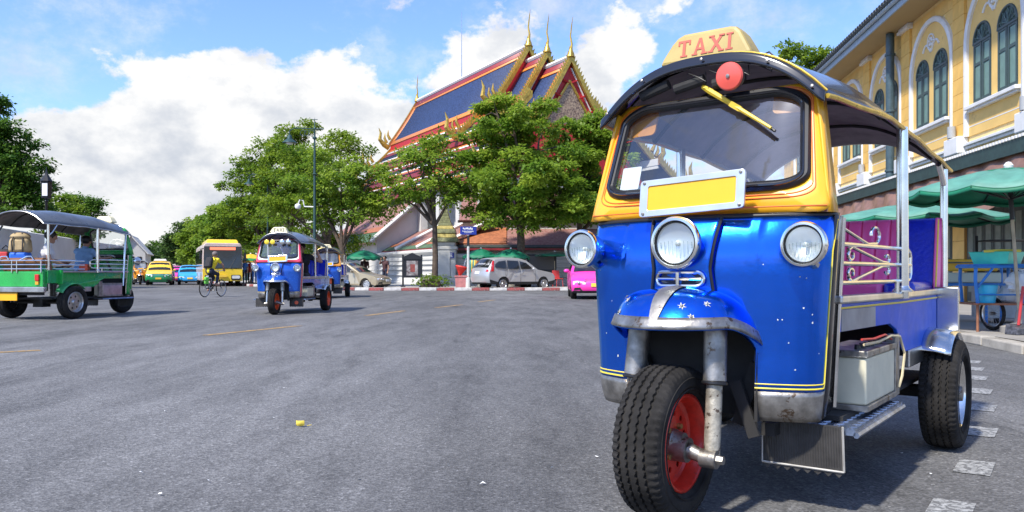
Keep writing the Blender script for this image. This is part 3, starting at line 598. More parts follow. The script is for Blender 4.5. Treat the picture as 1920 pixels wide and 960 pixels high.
        MB().tube([(sg * .578, .38, .315), (sg * .578, 1.20, .315)], .012, 6).build('step_edge', tread_plate, root)
    b = MB(); b.span((-.5, .50, .34), (.5, 2.3, .36)); b.span((-.30, .3, .29), (-.25, 2.3, .34)); b.span((.25, .3, .29), (.30, 2.3, .34)); b.span((-.53, 2.49, .42), (.53, 2.52, .82)); b.span((-.1, 1.9, .2), (.1, 2.08, .36)); b.cyl((-.6, 1.99, Rw), (.6, 1.99, Rw), .035, .035, 10); b.box((.46, 1.24, .30), (.08, .10, .09)); b.build('chassis', dark, root, smooth=False)
    # seats: fluted back and cushion
    s1, s2 = c['seat1'], c['seat2']
    def back(x0, x1, mat, nm, flutes):
        b = MB()
        def fn(u, v_):
            x = lerp(x0, x1, u); a = 2 * math.pi * v_; zc, hh, tt = (.90, .10, .06) if c.get('low_seat') else (1.02, .215, .05)
            z = zc + hh * max(-1, min(1, 1.25 * math.sin(a))); y = 2.36 - tt * max(-1, min(1, 1.4 * math.cos(a))) + .10 * (z - .8) / .43
            fl = .022 * abs(math.sin(math.pi * flutes * u)) ** .35 if flutes and math.cos(a) > 0 else 0
            return Vector((x, y - fl, z))
        b.grid(fn, 108 if flutes else 6, 24); o_ = b.build(nm, mat, root, ang=70)
        b.v and None
        return o_
    back(-.36, .36, s1, 'seat_back', 9); back(.36, .525, s2, 'seat_wing', 0); back(-.525, -.36, s2, 'seat_wing', 0)
    for x0, x1, mm, nm in ((-.36, .36, s1, 'seat_cushion'), (.36, .515, s2, 'cushion_wing'), (-.515, -.36, s2, 'cushion_wing')): MB().span((x0, 1.80, .70), (x1, 2.34, .875)).build(nm, mm, root, bevel=.03)
    tz = 1.0 if c.get('low_seat') else 1.235
    for sg in (-1, 1):
        b = MB(); b.grid(lambda u, v_: Vector((sg * (.527 + .018 * math.sin(math.pi * u)), lerp(2.29, 2.44, u) + .1 * (lerp(.8, tz, v_) - .8) / .43, lerp(.80, tz, v_))), 6, 8); b.build('seat_edge', c.get('seat_edge', s1), root, solid=.01)
        MB().tube([(sg * .532, 2.30 + .1 * (z - .8) / .43, z) for z in (.82, .9, tz - .01)], .006, 6).build('seat_piping', c['stripe'], root)
    b = MB(); b.span((-.22, .92, .60), (.22, 1.22, .70)); b.build('driver_seat', s2, root, bevel=.03)
    b = MB(); b.span((-.24, .88, .36), (.24, 1.26, .60)); b.build('seat_box', dark, root, smooth=False)
    b = MB(); b.cyl((0, .28, .8), (0, .46, 1.12), .022, .02, 8); b.tube([(-.30, .56, 1.10), (-.15, .47, 1.13), (.15, .47, 1.13), (.30, .56, 1.10)], .013, 8); b.build('handlebar', dirty_steel, root)
    b = MB(); b.span((-.44, .31, 1.08), (.44, .42, 1.15)); b.build('dashboard', dark, root, bevel=.02)
    return root
blue_paint = M('blue_metal_paint', (0.006, 0.125, 0.74), 0.22, 0.92, var=0.06, vs=2.5, bump=0.32, bs=3.2, coat=0.6, worn=((0.6, 0.62, 0.66), 0.295, 30))
yellow_paint = M('yellow_paint', (0.85, 0.41, 0.015), 0.32, 0.0, var=0.07, vs=3, coat=0.5, bump=.04, bs=4, worn=((0.45, 0.22, 0.03), 0.29, 25))
stripe_y = M('pinstripe_yellow', (0.85, 0.65, 0.05), 0.4); stripe_r = M('pinstripe_red', (0.75, 0.14, 0.02), 0.4)
main_c = dict(low=blue_paint, up=yellow_paint, rim=red_enamel, stripe=stripe_y, stripe2=stripe_r, seat1=pink_v, seat2=blue_v, rim_rear=chrome, tub=M('blue_side_paint', (0.006, 0.085, 0.56), 0.45, 0.0, var=0.12, vs=4, spec=.2, worn=((0.5, 0.52, 0.56), 0.29, 24)))
blue_paint.node_tree.nodes['Principled BSDF'].inputs['Specular Tint'].default_value = (.35, .95, 1, 1)
tuktuk('tuk_tuk', 'big parked blue and yellow three-wheeled taxi with red TAXI roof sign and pink seat', (0.586, 3.01), R(37), main_c, fine=True)
# ------------------------------------------------------------------ yellow arcaded building along the right-hand street
y_wall = M('ochre_stucco', (0.80, 0.52, 0.165), 0.8, var=0.07, vs=1.2, bump=.1, bs=30, worn=((0.66, 0.43, 0.15), 0.40, .9))
y_wall2 = M('ochre_pilaster', (0.80, 0.48, 0.12), 0.8, var=0.07, vs=1.5, bump=.1, bs=30)
y_joint = M('pale_joint', (0.80, 0.60, 0.27), 0.85, var=0.05)
trim_w = M('white_trim', (0.72, 0.71, 0.68), 0.6, var=0.06, vs=3, worn=((.55, .53, .48), .30, 4))
shut_d = M('shutter_frame', (0.045, 0.075, 0.072), 0.45, var=0.12)
shut_l = M('shutter_panel_green', (0.16, 0.26, 0.215), 0.45, var=0.1, vs=4)
eave_m = M('eave_grey_blue', (0.30, 0.38, 0.44), 0.5, var=0.1)
roof_dk = M('dark_roof_tile', (0.055, 0.065, 0.07), 0.6, var=0.2)
pipe_m = M('teal_pipe', (0.05, 0.085, 0.10), 0.4, var=0.15)
awn_m = M('awning_green', (0.03, 0.06, 0.055), 0.5, var=.2)
tarp_m = M('brown_tarp', (0.23, 0.12, 0.075), 0.38, var=0.3, vs=2, bump=.9, bs=3, spec=.5)
door_m = M('door_dark', (0.06, 0.075, 0.068), 0.5, var=0.15)
door_p = M('door_panel', (0.17, 0.20, 0.17), 0.5, var=0.15)
grey_lamp = M('grey_lamp', (0.35, 0.36, 0.36), 0.5)
YB = thing('yellow_building', 'long yellow two-storey building with arched green shutters and a brown tarp awning', 'building', (10 + .1133 * 20, 20, 0), 0)
SL = .1133
def bt(Y, z, n=0.0): return Vector((10 + SL * Y - .9937 * n - (10 + SL * 20), Y + .1126 * n - 20, z))
def bbox(b, y0, y1, z0, z1, n0, n1):
    vs = [bt(y, z, n) for n in (n0, n1) for y, z in ((y0, z0), (y1, z0), (y1, z1), (y0, z1))]
    return b.add(vs, [(0, 1, 2, 3), (7, 6, 5, 4), (0, 4, 5, 1), (1, 5, 6, 2), (2, 6, 7, 3), (3, 7, 4, 0)])
YA, YZ = 14.6, 44.0
b = MB(); bbox(b, YA, YZ, 0, 9.0, -8, 0); b.build('wall', y_joint, YB, smooth=False)
bays = [20.35 + 3.9 * k for k in range(-1, 6)]
# block courses between the bays, each block its own piece
rows = [4.60 + .43 * k for k in range(10)]
pil = [bc - 1.95 for bc in bays] + [bays[-1] + 1.95]
def free(y0, y1, z0, z1):
    zm = (z0 + z1) / 2; out = [(y0, y1)]
    for bc in bays:
        h = 1.40 if zm < 7.05 else (math.sqrt(max(0, 1.40 ** 2 - (z0 + .05 - 7.05) ** 2)) if z0 + .05 - 7.05 < 1.40 else 0)
        if z1 <= 5.32 and z0 >= 4.55: h = 1.40
        if h <= 0: continue
        nx = []
        for a, c in out:
            if c <= bc - h or a >= bc + h: nx.append((a, c)); continue
            if a < bc - h: nx.append((a, bc - h))
            if c > bc + h: nx.append((bc + h, c))
        out = nx
    return out
blockmesh = {}
def block(y0, y1, z0, z1, n0, n1, mat, nm='stucco_block'):
    key = (round(y1 - y0, 2), round(z1 - z0, 2), round(n1 - n0, 3), mat.name)
    c = bt((y0 + y1) / 2, (z0 + z1) / 2, (n0 + n1) / 2)
    if key not in blockmesh:
        o = MB().box((0, 0, 0), (key[2], key[0] * 1.0064, key[1])).build(nm, mat, YB, smooth=False); blockmesh[key] = o.data
    else:
        o = bpy.data.objects.new(nm, blockmesh[key]); COL.objects.link(o); o.parent = YB
    o.location = c; o.rotation_euler = (0, 0, -math.atan(SL))
for k, z0 in enumerate(rows):
    z1 = z0 + .418; y = YA + (.45 if k % 2 else 0)
    while y < YZ:
        y1 = min(y + .90, YZ)
        for a, c in free(y + .006, y1 - .006, z0, z1):
            if c - a < .07: continue
            segs = [(a, c)]                           # leave the pilasters' own blocks out
            for p in pil:
                ns = []
                for s0, s1 in segs:
                    if s1 <= p - .36 or s0 >= p + .36: ns.append((s0, s1)); continue
                    if s0 < p - .36: ns.append((s0, p - .37))
                    if s1 > p + .36: ns.append((p + .37, s1))
                segs = ns
            for s0, s1 in segs:
                if s1 - s0 > .05: block(s0, s1, z0, z1, 0, .014, y_wall)
        y = y1
    for p in pil:
        for s0, s1 in (((-.355, .355),) if k % 2 else ((-.355, -.006), (.006, .355))): block(p + s0, p + s1, z0, z1, 0, .085, y_wall2)
for p in pil:
    b = MB(); bbox(b, p - .42, p + .42, 8.90, 8.985, 0, .16); bbox(b, p - .46, p + .46, 8.80, 8.895, 0, .20); b.build('pilaster_cap', trim_w, YB, smooth=False, bevel=.01)
    b = MB(); bbox(b, p - .44, p + .44, 4.18, 4.66, .0, .30); b.build('plinth_block', trim_w, YB, smooth=False, bevel=.03)
    b = MB(); b.cyl(bt(p + .1, 4.68, .22), bt(p + .1, 5.0, .22), .11, .11, 14); b.build('uplight', grey_lamp, YB)
    for z0 in [.3 + .5 * k for k in range(7)]: block(p - .36, p + .36, z0, z0 + .485, 0, .085, y_wall)
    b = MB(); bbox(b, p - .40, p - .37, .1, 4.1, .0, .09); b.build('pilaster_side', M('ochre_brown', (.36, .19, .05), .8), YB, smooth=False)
def arch(c, h, z0, zs, r, n=14): return [(c - h, z0), (c + h, z0)] + [(c + r * math.cos(math.pi * k / n), zs + r * math.sin(math.pi * k / n)) for k in range(n + 1)]
for bc in bays:
    mp = lambda p, q, d: bt(p, q, .03 - d)
    fill_loops([arch(bc, 1.43, 4.62, 7.05, 1.43, 20), arch(bc - .66, .50, 5.43, 7.02, .50), arch(bc + .66, .50, 5.43, 7.02, .50)], mp, .03).build('arch_panel', y_wall, YB, smooth=False)
    # white archivolt and jambs
    b = MB(); n = 24; prof = [(1.42, .03), (1.42, .10), (1.47, .12), (1.55, .12), (1.58, .09), (1.58, .0)]
    path = [(-1, 4.62)] + [(-1, 7.05)] + [(math.cos(math.pi - math.pi * k / n), None, math.sin(math.pi * k / n)) for k in range(1, n)] + [(1, 7.05), (1, 4.62)]
    vs = []
    for p in path:
        for r_, d_ in prof:
            vs.append(bt(bc + p[0] * r_, p[1] if len(p) == 2 else 7.05 + p[2] * r_, d_))
    m_ = len(prof); b.add(vs, [(i * m_ + j, (i + 1) * m_ + j, (i + 1) * m_ + j + 1, i * m_ + j + 1) for i in range(len(path) - 1) for j in range(m_ - 1)]); b.build('archivolt', trim_w, YB)
    b = MB(); bbox(b, bc - 1.36, bc + 1.36, 5.30, 5.40, 0, .20); bbox(b, bc - 1.30, bc + 1.30, 5.24, 5.30, 0, .14); b.build('window_sill', trim_w, YB, smooth=False, bevel=.012)
    ro = MB().lathe([(.21, .03), (.21, .07), (.25, .07), (.25, .03)], bt(bc, 7.92, 0), bt(0, 0, 1) - bt(0, 0, 0), 20).build('roundel', trim_w, YB)
    for k in range(5): q = R(90 + 72 * k); MB().ball(bt(bc + .1 * math.cos(q), 7.92 + .1 * math.sin(q), .04), .055, 8, 6).build('roundel_petal', trim_w, ro)
    b = MB()
    for s in (-1, 1):
        pts = [bt(bc + s * (.03 + .55 * t), 7.62 - .0 + .42 * math.sin(t * 1.9) - .30 * t * t, .045) for t in [k / 8 for k in range(9)]]; b.tube(pts, .035, 6)
    b.build('spandrel_scroll', trim_w, YB)
    for s in (-1, 1):
        wc = bc + s * .66
        n = 14
        fill_loops([arch(wc, .495, 5.435, 7.02, .495)], lambda p, q, d: bt(p, q, -.04 - d), .05)
        wnd = fill_loops([arch(wc, .498, 5.432, 7.02, .498)], lambda p, q, d: bt(p, q, -.045 - d) + Vector((0, 0, 0)), .01).build('window', shut_d, YB, smooth=False)
        # the wall behind is solid, so the leaf sits in a shallow reveal proud of it
        wnd.location = bt(20, 0, .058) - bt(20, 0, 0)
        off = .0
        def wb(bb, y0, y1, z0, z1, n0, n1): return bbox(bb, y0, y1, z0, z1, n0, n1)
        nb = -.045   # sub-parts are in the window's own frame
        for l in (-1, 1):
            a, c = (wc - .475, wc - .02) if l < 0 else (wc + .02, wc + .475)
            b = MB(); wb(b, a, a + .075, 5.44, 7.02, nb, nb + .03); wb(b, c - .075, c, 5.44, 7.02, nb, nb + .03)
            for z in (5.44, 6.42, 6.94): wb(b, a + .075, c - .075, z, z + (.10 if z < 6 else .08), nb, nb + .028)
            b.build('shutter_leaf', shut_d, wnd, smooth=False)
            for z0, z1 in ((5.55, 6.41), (6.51, 6.93)):
                b = MB(); wb(b, a + .085, c - .085, z0, z1, nb, nb + .012); b.build('shutter_panel', shut_l, wnd, smooth=False)
        b = MB(); wb(b, wc - .498, wc + .498, 7.0, 7.06, nb, nb + .045); b.tube([bt(wc + .465 * math.cos(math.pi * k / n), 7.04 + .455 * math.sin(math.pi * k / n), nb + .02) for k in range(n + 1)], .035, 6); b.build('fanlight_frame', shut_d, wnd)
        b = MB()
        for k in range(5):
            q = R(18 + 36 * k); b.tube([bt(wc, 7.07, nb + .015), bt(wc + .2 * math.cos(q), 7.07 + .2 * math.sin(q), nb + .02), bt(wc + .43 * math.cos(q), 7.05 + .42 * math.sin(q), nb + .015)], .013, 5)
            b.tube([bt(wc + .32 * math.cos(q) + .06 * math.cos(a_), 7.05 + .31 * math.sin(q) + .06 * math.sin(a_), nb + .018) for a_ in [2 * math.pi * j / 8 for j in range(8)]], .010, 4, closed=True)
        b.build('fanlight_tracery', M('tracery_green', (.10, .16, .14), .5), wnd)
    # ground floor: folding doors
    for k in range(6):
        a = bc - 1.5 + k * .5
        dl = MB(); bbox(dl, a + .01, a + .49, .15, 3.5, 0, .05); d = dl.build('door_leaf', door_m, YB, smooth=False)
        for z0, z1 in ((.4, 1.2), (1.35, 2.4), (2.55, 3.35)): q = MB(); bbox(q, a + .12, a + .38, z0, z1, .05, .065); q.build('door_panel', door_p, d, smooth=False)
b = MB(); bbox(b, YA, YZ, 4.36, 4.44, 0, .15); bbox(b, YA, YZ, 4.28, 4.36, 0, .09); b.build('string_course', trim_w, YB, smooth=False, bevel=.012)
b = MB(); bbox(b, YA, YZ, 4.86, 4.885, .0, .034); b.build('thin_course', trim_w, YB, smooth=False)
# eave, gutter, tiled edge
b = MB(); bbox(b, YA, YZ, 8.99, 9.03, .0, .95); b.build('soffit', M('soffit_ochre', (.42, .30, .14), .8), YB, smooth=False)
b = MB(); bbox(b, YA, YZ, 8.96, 9.24, .95, 1.0); b.tube([bt(YA, 9.22, 1.06), bt(YZ, 9.22, 1.06)], .07, 8); b.build('gutter', eave_m, YB, smooth=False)
b = MB(); b.add([bt(YA, 9.26, 1.10), bt(YZ, 9.26, 1.10), bt(YZ, 12.0, -4), bt(YA, 12.0, -4), bt(YZ, 9.26, -8), bt(YA, 9.26, -8)], [(0, 1, 2, 3), (3, 2, 4, 5), (0, 3, 5), (1, 4, 2)]); b.build('roof', roof_dk, YB, smooth=False)
tm = None; y = YA + .1
while y < YZ:
    if tm is None:
        o = MB().cyl((-.12, 0, 0), (.9, 0, .48), .085, .085, 8).build('roof_tile', roof_dk, YB); tm = o.data
    else: o = bpy.data.objects.new('roof_tile', tm); COL.objects.link(o); o.parent = YB
    o.location = bt(y, 9.32, 1.08); y += .24
MB().cyl(bt(26.9, 8.95, .32), bt(26.9, 3.95, .32), .135, .135, 16).build('downpipe', pipe_m, YB)
b = MB(); [b.lathe([(.14, 0), (.17, .01), (.17, .07), (.14, .08)], bt(26.9, z, .32), (0, 0, 1), 16) for z in (8.2, 6.3, 4.3, 3.95)]; b.build('pipe_collar', pipe_m, YB)
# awning: fascia with a dotted edge, wrinkled brown tarp
b = MB(); b.add([bt(YA, 4.02, .05), bt(YZ, 4.02, .05), bt(YZ, 3.78, 1.25), bt(YA, 3.78, 1.25)], [(0, 1, 2, 3)]); b.build('awning_sheet', awn_m, YB, solid=.02, smooth=False)
b = MB(); bbox(b, YA, YZ, 3.44, 3.76, 1.2, 1.26); b.build('awning_fascia', awn_m, YB, smooth=False)
b = MB(); y = YA
while y < YZ: bbox(b, y, y + .07, 3.755, 3.82, 1.262, 1.29); y += .14
struct(b.build('awning_edge_dots', trim_w, YB, smooth=False), 'stuff')
b = MB(); b.grid(lambda u, v: bt(lerp(YA, YZ, u), lerp(3.48, 2.25 + .12 * math.sin(u * 33) + .05 * math.sin(u * 91), v), 1.19 - .05 + .45 * v + .05 * math.sin(u * 60 + v * 5) * v + .03 * math.sin(u * 170 + 9 * v)), 180, 10); b.build('awning_tarp', tarp_m, YB)
# pavement and kerb in front of it
conc = M('concrete_paving', (0.27, 0.25, 0.22), 0.85, var=0.2, vs=.8, bump=.25, bs=30, worn=((.15, .14, .13), .38, 1.1))
kerb_m = M('worn_kerb', (0.34, 0.31, 0.26), 0.85, var=0.25, vs=3, bump=.5, bs=14, worn=((.16, .13, .10), .40, 5))
def kx(Y): return 4.75 + SL * Y
b = MB(); b.add([(kx(-2) + .16, -2, .12), (14, -2, .12), (19, 46, .12), (kx(46) + .16, 46, .12)], [(0, 1, 2, 3)]); struct(b.build('pavement', conc, smooth=False))
kr = thing('kerb_run', 'worn beige concrete kerb in front of the food cart and yellow building', 'kerb', (kx(9), 9, 0)); y = -2.0
while y < 40:
    o = MB().box((0, 0, .06), (.20, .985, .125)).build('kerbstone', kerb_m, kr, smooth=False, bevel=.018) if y == -2.0 else o.copy()
    if y != -2.0: COL.objects.link(o)
    o.location = (kx(y + .5) + .08 - kx(9), y + .5 - 9, rnd.uniform(-.012, .006)); o.rotation_euler = (rnd.uniform(-.01, .01), rnd.uniform(-.03, .03), -math.atan(SL) + rnd.uniform(-.01, .01)); y += 1.0
# ------------------------------------------------------------------ temple and its precinct
roof_blue = M('blue_glazed_tile', (0.024, 0.042, 0.105), 0.62, var=0.75, vs=11, bump=1, bs=12, spec=.25)
roof_red = M('maroon_band', (0.24, 0.02, 0.025), 0.45, var=0.15)
band_or = M('orange_band', (0.62, 0.20, 0.03), 0.45, var=0.15)
band_wh = M('white_band', (0.72, 0.70, 0.66), 0.6, var=0.06)
t_gold = M('temple_gold', (0.50, 0.33, 0.06), 0.34, 0.6, var=0.25, vs=5)
t_red = M('temple_red', (0.42, 0.012, 0.015), 0.5, var=0.15)
mosaic = M('gable_mosaic', (0.50, 0.36, 0.22), 0.5, 0.2, col2=(0.10, 0.06, 0.05), vs=9, bump=.8, bs=20)
t_white = M('temple_white', (0.60, 0.59, 0.56), 0.7, var=0.07, vs=.7, worn=((.55, .53, .48), .33, 1.4))
tile_pink = M('old_red_tile', (0.22, 0.085, 0.07), 0.7, col2=(.30, .17, .14), vs=7, bump=.7, bs=12)
tile_green = M('green_tile', (0.07, 0.13, 0.06), 0.6, var=.3, vs=5)
tile_or = M('orange_tile', (0.34, 0.12, 0.05), 0.6, var=.25, vs=5)
A1 = Vector((1.24, 62, 0)); rd = Vector((-.484, .875, 0)); rp = Vector((-.875, -.484, 0))     # ridge direction (back), perpendicular (left)
TP = thing('temple_hall', 'tall temple hall with blue tiled tiered roof, gold finials and red gables behind the trees', 'temple', (A1.x, A1.y, 0))
def tp(t, s, z): return rd * t + rp * s + Vector((0, 0, z))     # local to TP
def slab(nm, mat, t0, t1, s0, z0, s1, z1, off=0.0, th=.12, sides=(-1, 1), curve=.15, par=TP):
    """one roof plane on each side: from (s0,z0) down to (s1,z1), slightly concave"""
    out = []
    for sg in sides:
        b = MB()
        def fn(u, v):
            s = lerp(s0, s1, v); z = lerp(z0, z1, v) - curve * math.sin(math.pi * v); return tp(lerp(t0, t1, u), sg * s, z + off)
        b.grid(fn, 2, 8); o = b.build(nm, mat, par, solid=th); out.append(o)
    return out
def chofa(p, h, par=TP, lean=0.35):
    """slender horn finial on the gable apex"""
    b = MB(); q = Vector(p); f = -rd
    pts = [q, q + Vector((0, 0, .10 * h)) - f * .0, q + Vector((0, 0, .28 * h)) + f * .05 * h, q + Vector((0, 0, .5 * h)) - f * .02 * h, q + Vector((0, 0, .75 * h)) - f * .0 * h + f * .10 * h * lean, q + Vector((0, 0, h)) + f * .28 * h * lean]
    b.tube(pts, [.07 * h, .12, .075, .06, .045, .01], 8); b.lathe([(.0, 0), (.30, .0), (.26, .18), (.14, .5), (.1, .75)], q - Vector((0, 0, .15)), (0, 0, 1), 10); b.build('chofa_finial', t_gold, par)
def rake(t, s0, z0, s1, z1, nm='bargeboard', teeth=True, sides=(-1, 1), wd=.55, curve=.15, par=TP):
    for sg in sides:
        def P(v, d=0.0): return tp(t - d, sg * lerp(s0, s1, v), lerp(z0, z1, v) - curve * math.sin(math.pi * v))
        b = MB(); n = 18; vs = []; fs = []
        for k in range(n + 1):
            p = P(k / n); vs += [p + Vector((0, 0, .30)), p + Vector((0, 0, .30)) - rd * .22, p + Vector((0, 0, -wd + .3)) - rd * .22, p + Vector((0, 0, -wd + .3))]
        for k in range(n):
            for j in range(4): fs.append((k * 4 + j, k * 4 + (j + 1) % 4, k * 4 + 4 + (j + 1) % 4, k * 4 + 4 + j))
        fs += [(0, 1, 2, 3), (n * 4, n * 4 + 1, n * 4 + 2, n * 4 + 3)]; b.add(vs, fs); bo = b.build(nm, t_gold, par, smooth=False)
        if teeth:                                             # rows of curled leaf fins along the board
            m = int((Vector((s1 - s0, z1 - z0)).length) / .26); slope = (P(1) - P(0)).normalized(); up = Vector((0, 0, 1)); nr = (up - slope * up.dot(slope)).normalized()
            proto = None
            for k in range(m):
                p = P((k + .5) / m, .11) + Vector((0, 0, .28))
                if proto is None:
                    q = MB(); q.add([slope * -.13 - rd * .05, slope * .13 - rd * .05, slope * -.16 + nr * .34 - rd * .0, slope * -.13 + rd * .05, slope * .13 + rd * .05], [(0, 1, 2), (4, 3, 2), (1, 4, 2), (3, 0, 2), (0, 3, 4, 1)])
                    o = q.build('leaf_fin', t_gold, bo, smooth=False); proto = o
                else: o = proto.copy(); COL.objects.link(o)
                o.location = p
        # flame-shaped lower end
        p = P(1, .1); d_ = rp * sg; q = MB(); q.tube([p + Vector((0, 0, -.2)), p + d_ * .5 + Vector((0, 0, .1)), p + d_ * .95 + Vector((0, 0, .6)), p + d_ * .85 + Vector((0, 0, 1.25)), p + d_ * 1.05 + Vector((0, 0, 1.75))], [.26, .26, .2, .12, .02], 7)
        for k in range(2): e = p + d_ * (.2 - .35 * k) + Vector((0, 0, .3 + .35 * k)); q.tube([e, e + d_ * .25 + Vector((0, 0, .45)), e + d_ * .2 + Vector((0, 0, .95))], [.16, .12, .02], 6)
        q.build('flame_finial', t_gold, par)
ZR = 18.35; LEN = 22.5
tiers = [(0.0, LEN, ZR, 1.0), (-2.75, 3.2, ZR - 1.15, .93), (-5.95, 0.4, ZR - 2.25, .86)]
for i, (t0, t1, zr, k) in enumerate(tiers):
    s1, z1 = 3.05 * (1 if i == 0 else .98), zr - 4.75
    slab('roof_tiles', roof_blue, t0 + .15, t1 - (.3 if i == 0 else 0), .0, zr, s1, z1)
    slab('roof_border', roof_red, t0 + .05, t1, .0, zr, .42, zr - .62, .06, .08, curve=0.02)
    slab('roof_border', band_or, t0 + .05, t1, .42, zr - .66, .56, zr - .88, .07, .08, curve=0.0)
    slab('roof_border', band_or, t0 + .05, t1, s1 - .26, z1 + .36, s1 + .02, z1 - .04, .05, .08, curve=0)
    slab('roof_border', band_or, t0 + .30, t0 + .75, .5, zr - .8, s1 - .2, z1 + .34, .055, .08)
    if i == 0: slab('roof_border', band_or, t1 - .75, t1 - .3, .5, zr - .8, s1 - .2, z1 + .34, .055, .08); slab('roof_border', roof_red, t1 - .3, t1 + .15, 0, zr, s1, z1, .07, .12)
    b = MB(); b.tube([tp(t0, 0, zr + .12), tp(t1, 0, zr + .12)], .17, 6); b.build('ridge_cap', band_wh, TP)
    rake(t0, 0, zr, s1, z1); chofa(tp(t0 - .1, 0, zr + .25), 2.65)
    # red gable soffit and pediment set back under the rake
    b = MB(); b.add([tp(t0 + .25, 0, zr - .15), tp(t0 + .25, s1, z1), tp(t0 + .25, -s1, z1)], [(0, 1, 2)]); b.build('gable_board', t_red, TP, smooth=False, solid=.1)
    b = MB(); slab('gable_white_line', band_wh, t0 + .02, t0 + .2, .18, zr - .62, s1 - .1, z1 - .35, 0, .06) if i else None
# front pediment: mosaic field, red rafters, gold inner frame
t0, _, zr, _ = tiers[2]; s1, z1 = 2.99, zr - 4.75
b = MB(); b.add([tp(t0 + .12, 0, zr - 1.7), tp(t0 + .12, 2.15, z1 - .2), tp(t0 + .12, -2.15, z1 - .2)], [(0, 1, 2)]); b.build('pediment_mosaic', mosaic, TP, smooth=False, solid=.06)
for sg in (-1, 1):
    MB().tube([tp(t0 + .05, 0, zr - 1.55), tp(t0 + .05, sg * 2.3, z1 - .2)], .10, 6).build('pediment_frame', t_gold, TP)
    for k in range(4): v = .2 + .22 * k; MB().tube([tp(t0 + .0, sg * s1 * v, lerp(zr, z1, v) - .55), tp(t0 + .0, sg * (s1 * v - .5), lerp(zr, z1, v) - .75)], .07, 5).build('rafter', t_red, TP)
chofa(tp(LEN + .1, 0, ZR + .2), 2.6)
rake(LEN + .2, 0, ZR, 3.05, ZR - 4.75, teeth=False, wd=.4)
# lower skirt roofs, in three overlapping steps
steps = [(2.85, ZR - 5.15, 4.9, ZR - 7.2, -5.0, LEN), (4.65, ZR - 7.6, 6.4, ZR - 9.2, -7.2, LEN), (6.15, ZR - 9.6, 8.0, ZR - 11.0, -8.4, LEN + .5)]
for j, (s0, z0, s1, z1, ta, tb) in enumerate(steps):
    slab('roof_tiles', M('dark_glazed_tile', (.016, .022, .05), .62, var=.4, vs=9, bump=.8, bs=14, spec=.25), ta, tb, s0, z0, s1, z1, curve=.08)
    for f0, f1, mm in ((.0, .16, band_or), (.17, .25, band_wh), (.26, .44, roof_red), (.70, .78, band_wh), (.80, .92, band_or), (.93, 1.0, roof_red)):
        slab('roof_border', mm, ta - .05, tb + .05, lerp(s0, s1, f0), lerp(z0, z1, f0), lerp(s0, s1, f1), lerp(z0, z1, f1), .05 - .08 * (math.sin(math.pi * (f0 + f1) / 2)), .07, curve=0)
    rake(ta, s0 - .2, z0 + .2, s1, z1, curve=.08, wd=.45); rake(tb, s0, z0, s1, z1, teeth=False, curve=.08, wd=.3)
    for tb_ in (4.0, 11.5) if j == 0 else ():
        rake(tb_ - 9.0, s0, z0 + .3, s1, z1 + .3, curve=.08, sides=(1,), wd=.45)
    slab('eave_board', roof_red, ta, tb, s1 - .05, z1 - .05, s1, z1 - .45, 0, .06, curve=0)
    for sg in (-1, 1):
        b = MB(); b.add([tp(ta + .2, sg * (s0 + .04), z0 - .3), tp(tb - .2, sg * (s0 + .04), z0 - .3), tp(tb - .2, sg * (s0 + .04), z0 + .42), tp(ta + .2, sg * (s0 + .04), z0 + .42)], [(0, 1, 2, 3)]); b.build('clerestory', t_red if j < 2 else t_white, TP, smooth=False, solid=.1)
# body and colonnade
b = MB(); vs = [tp(t, s, z) for z in (0, ZR - 11.0) for t, s in ((-6.5, 6.3), (LEN - .5, 6.3), (LEN - .5, -6.3), (-6.5, -6.3))]; b.add(vs, [(0, 1, 2, 3), (7, 6, 5, 4), (0, 4, 5, 1), (1, 5, 6, 2), (2, 6, 7, 3), (3, 7, 4, 0)]); b.build('wall', t_white, TP, smooth=False)
b = MB(); b.add([tp(-6.4, 6.1, ZR - 11), tp(-6.4, -6.1, ZR - 11), tp(-6.4, -3, ZR - 7.1), tp(-6.4, 3, ZR - 7.1)], [(0, 1, 2, 3)]); b.build('gable_wall', t_red, TP, smooth=False, solid=.2)
for k in range(9):
    t = -6.9 + 3.4 * k
    for sg in (-1, 1): p = tp(t, sg * 7.4, 0); MB().box((p.x, p.y, 3.6), (.55, .55, 7.2), rz=math.atan2(rd.y, rd.x)).build('column', t_white, TP, smooth=False)
MB().cyl(tp(12, 0, ZR), tp(12, 0, ZR + 6.2), .05, .02, 6).build('lightning_rod', steel, TP)
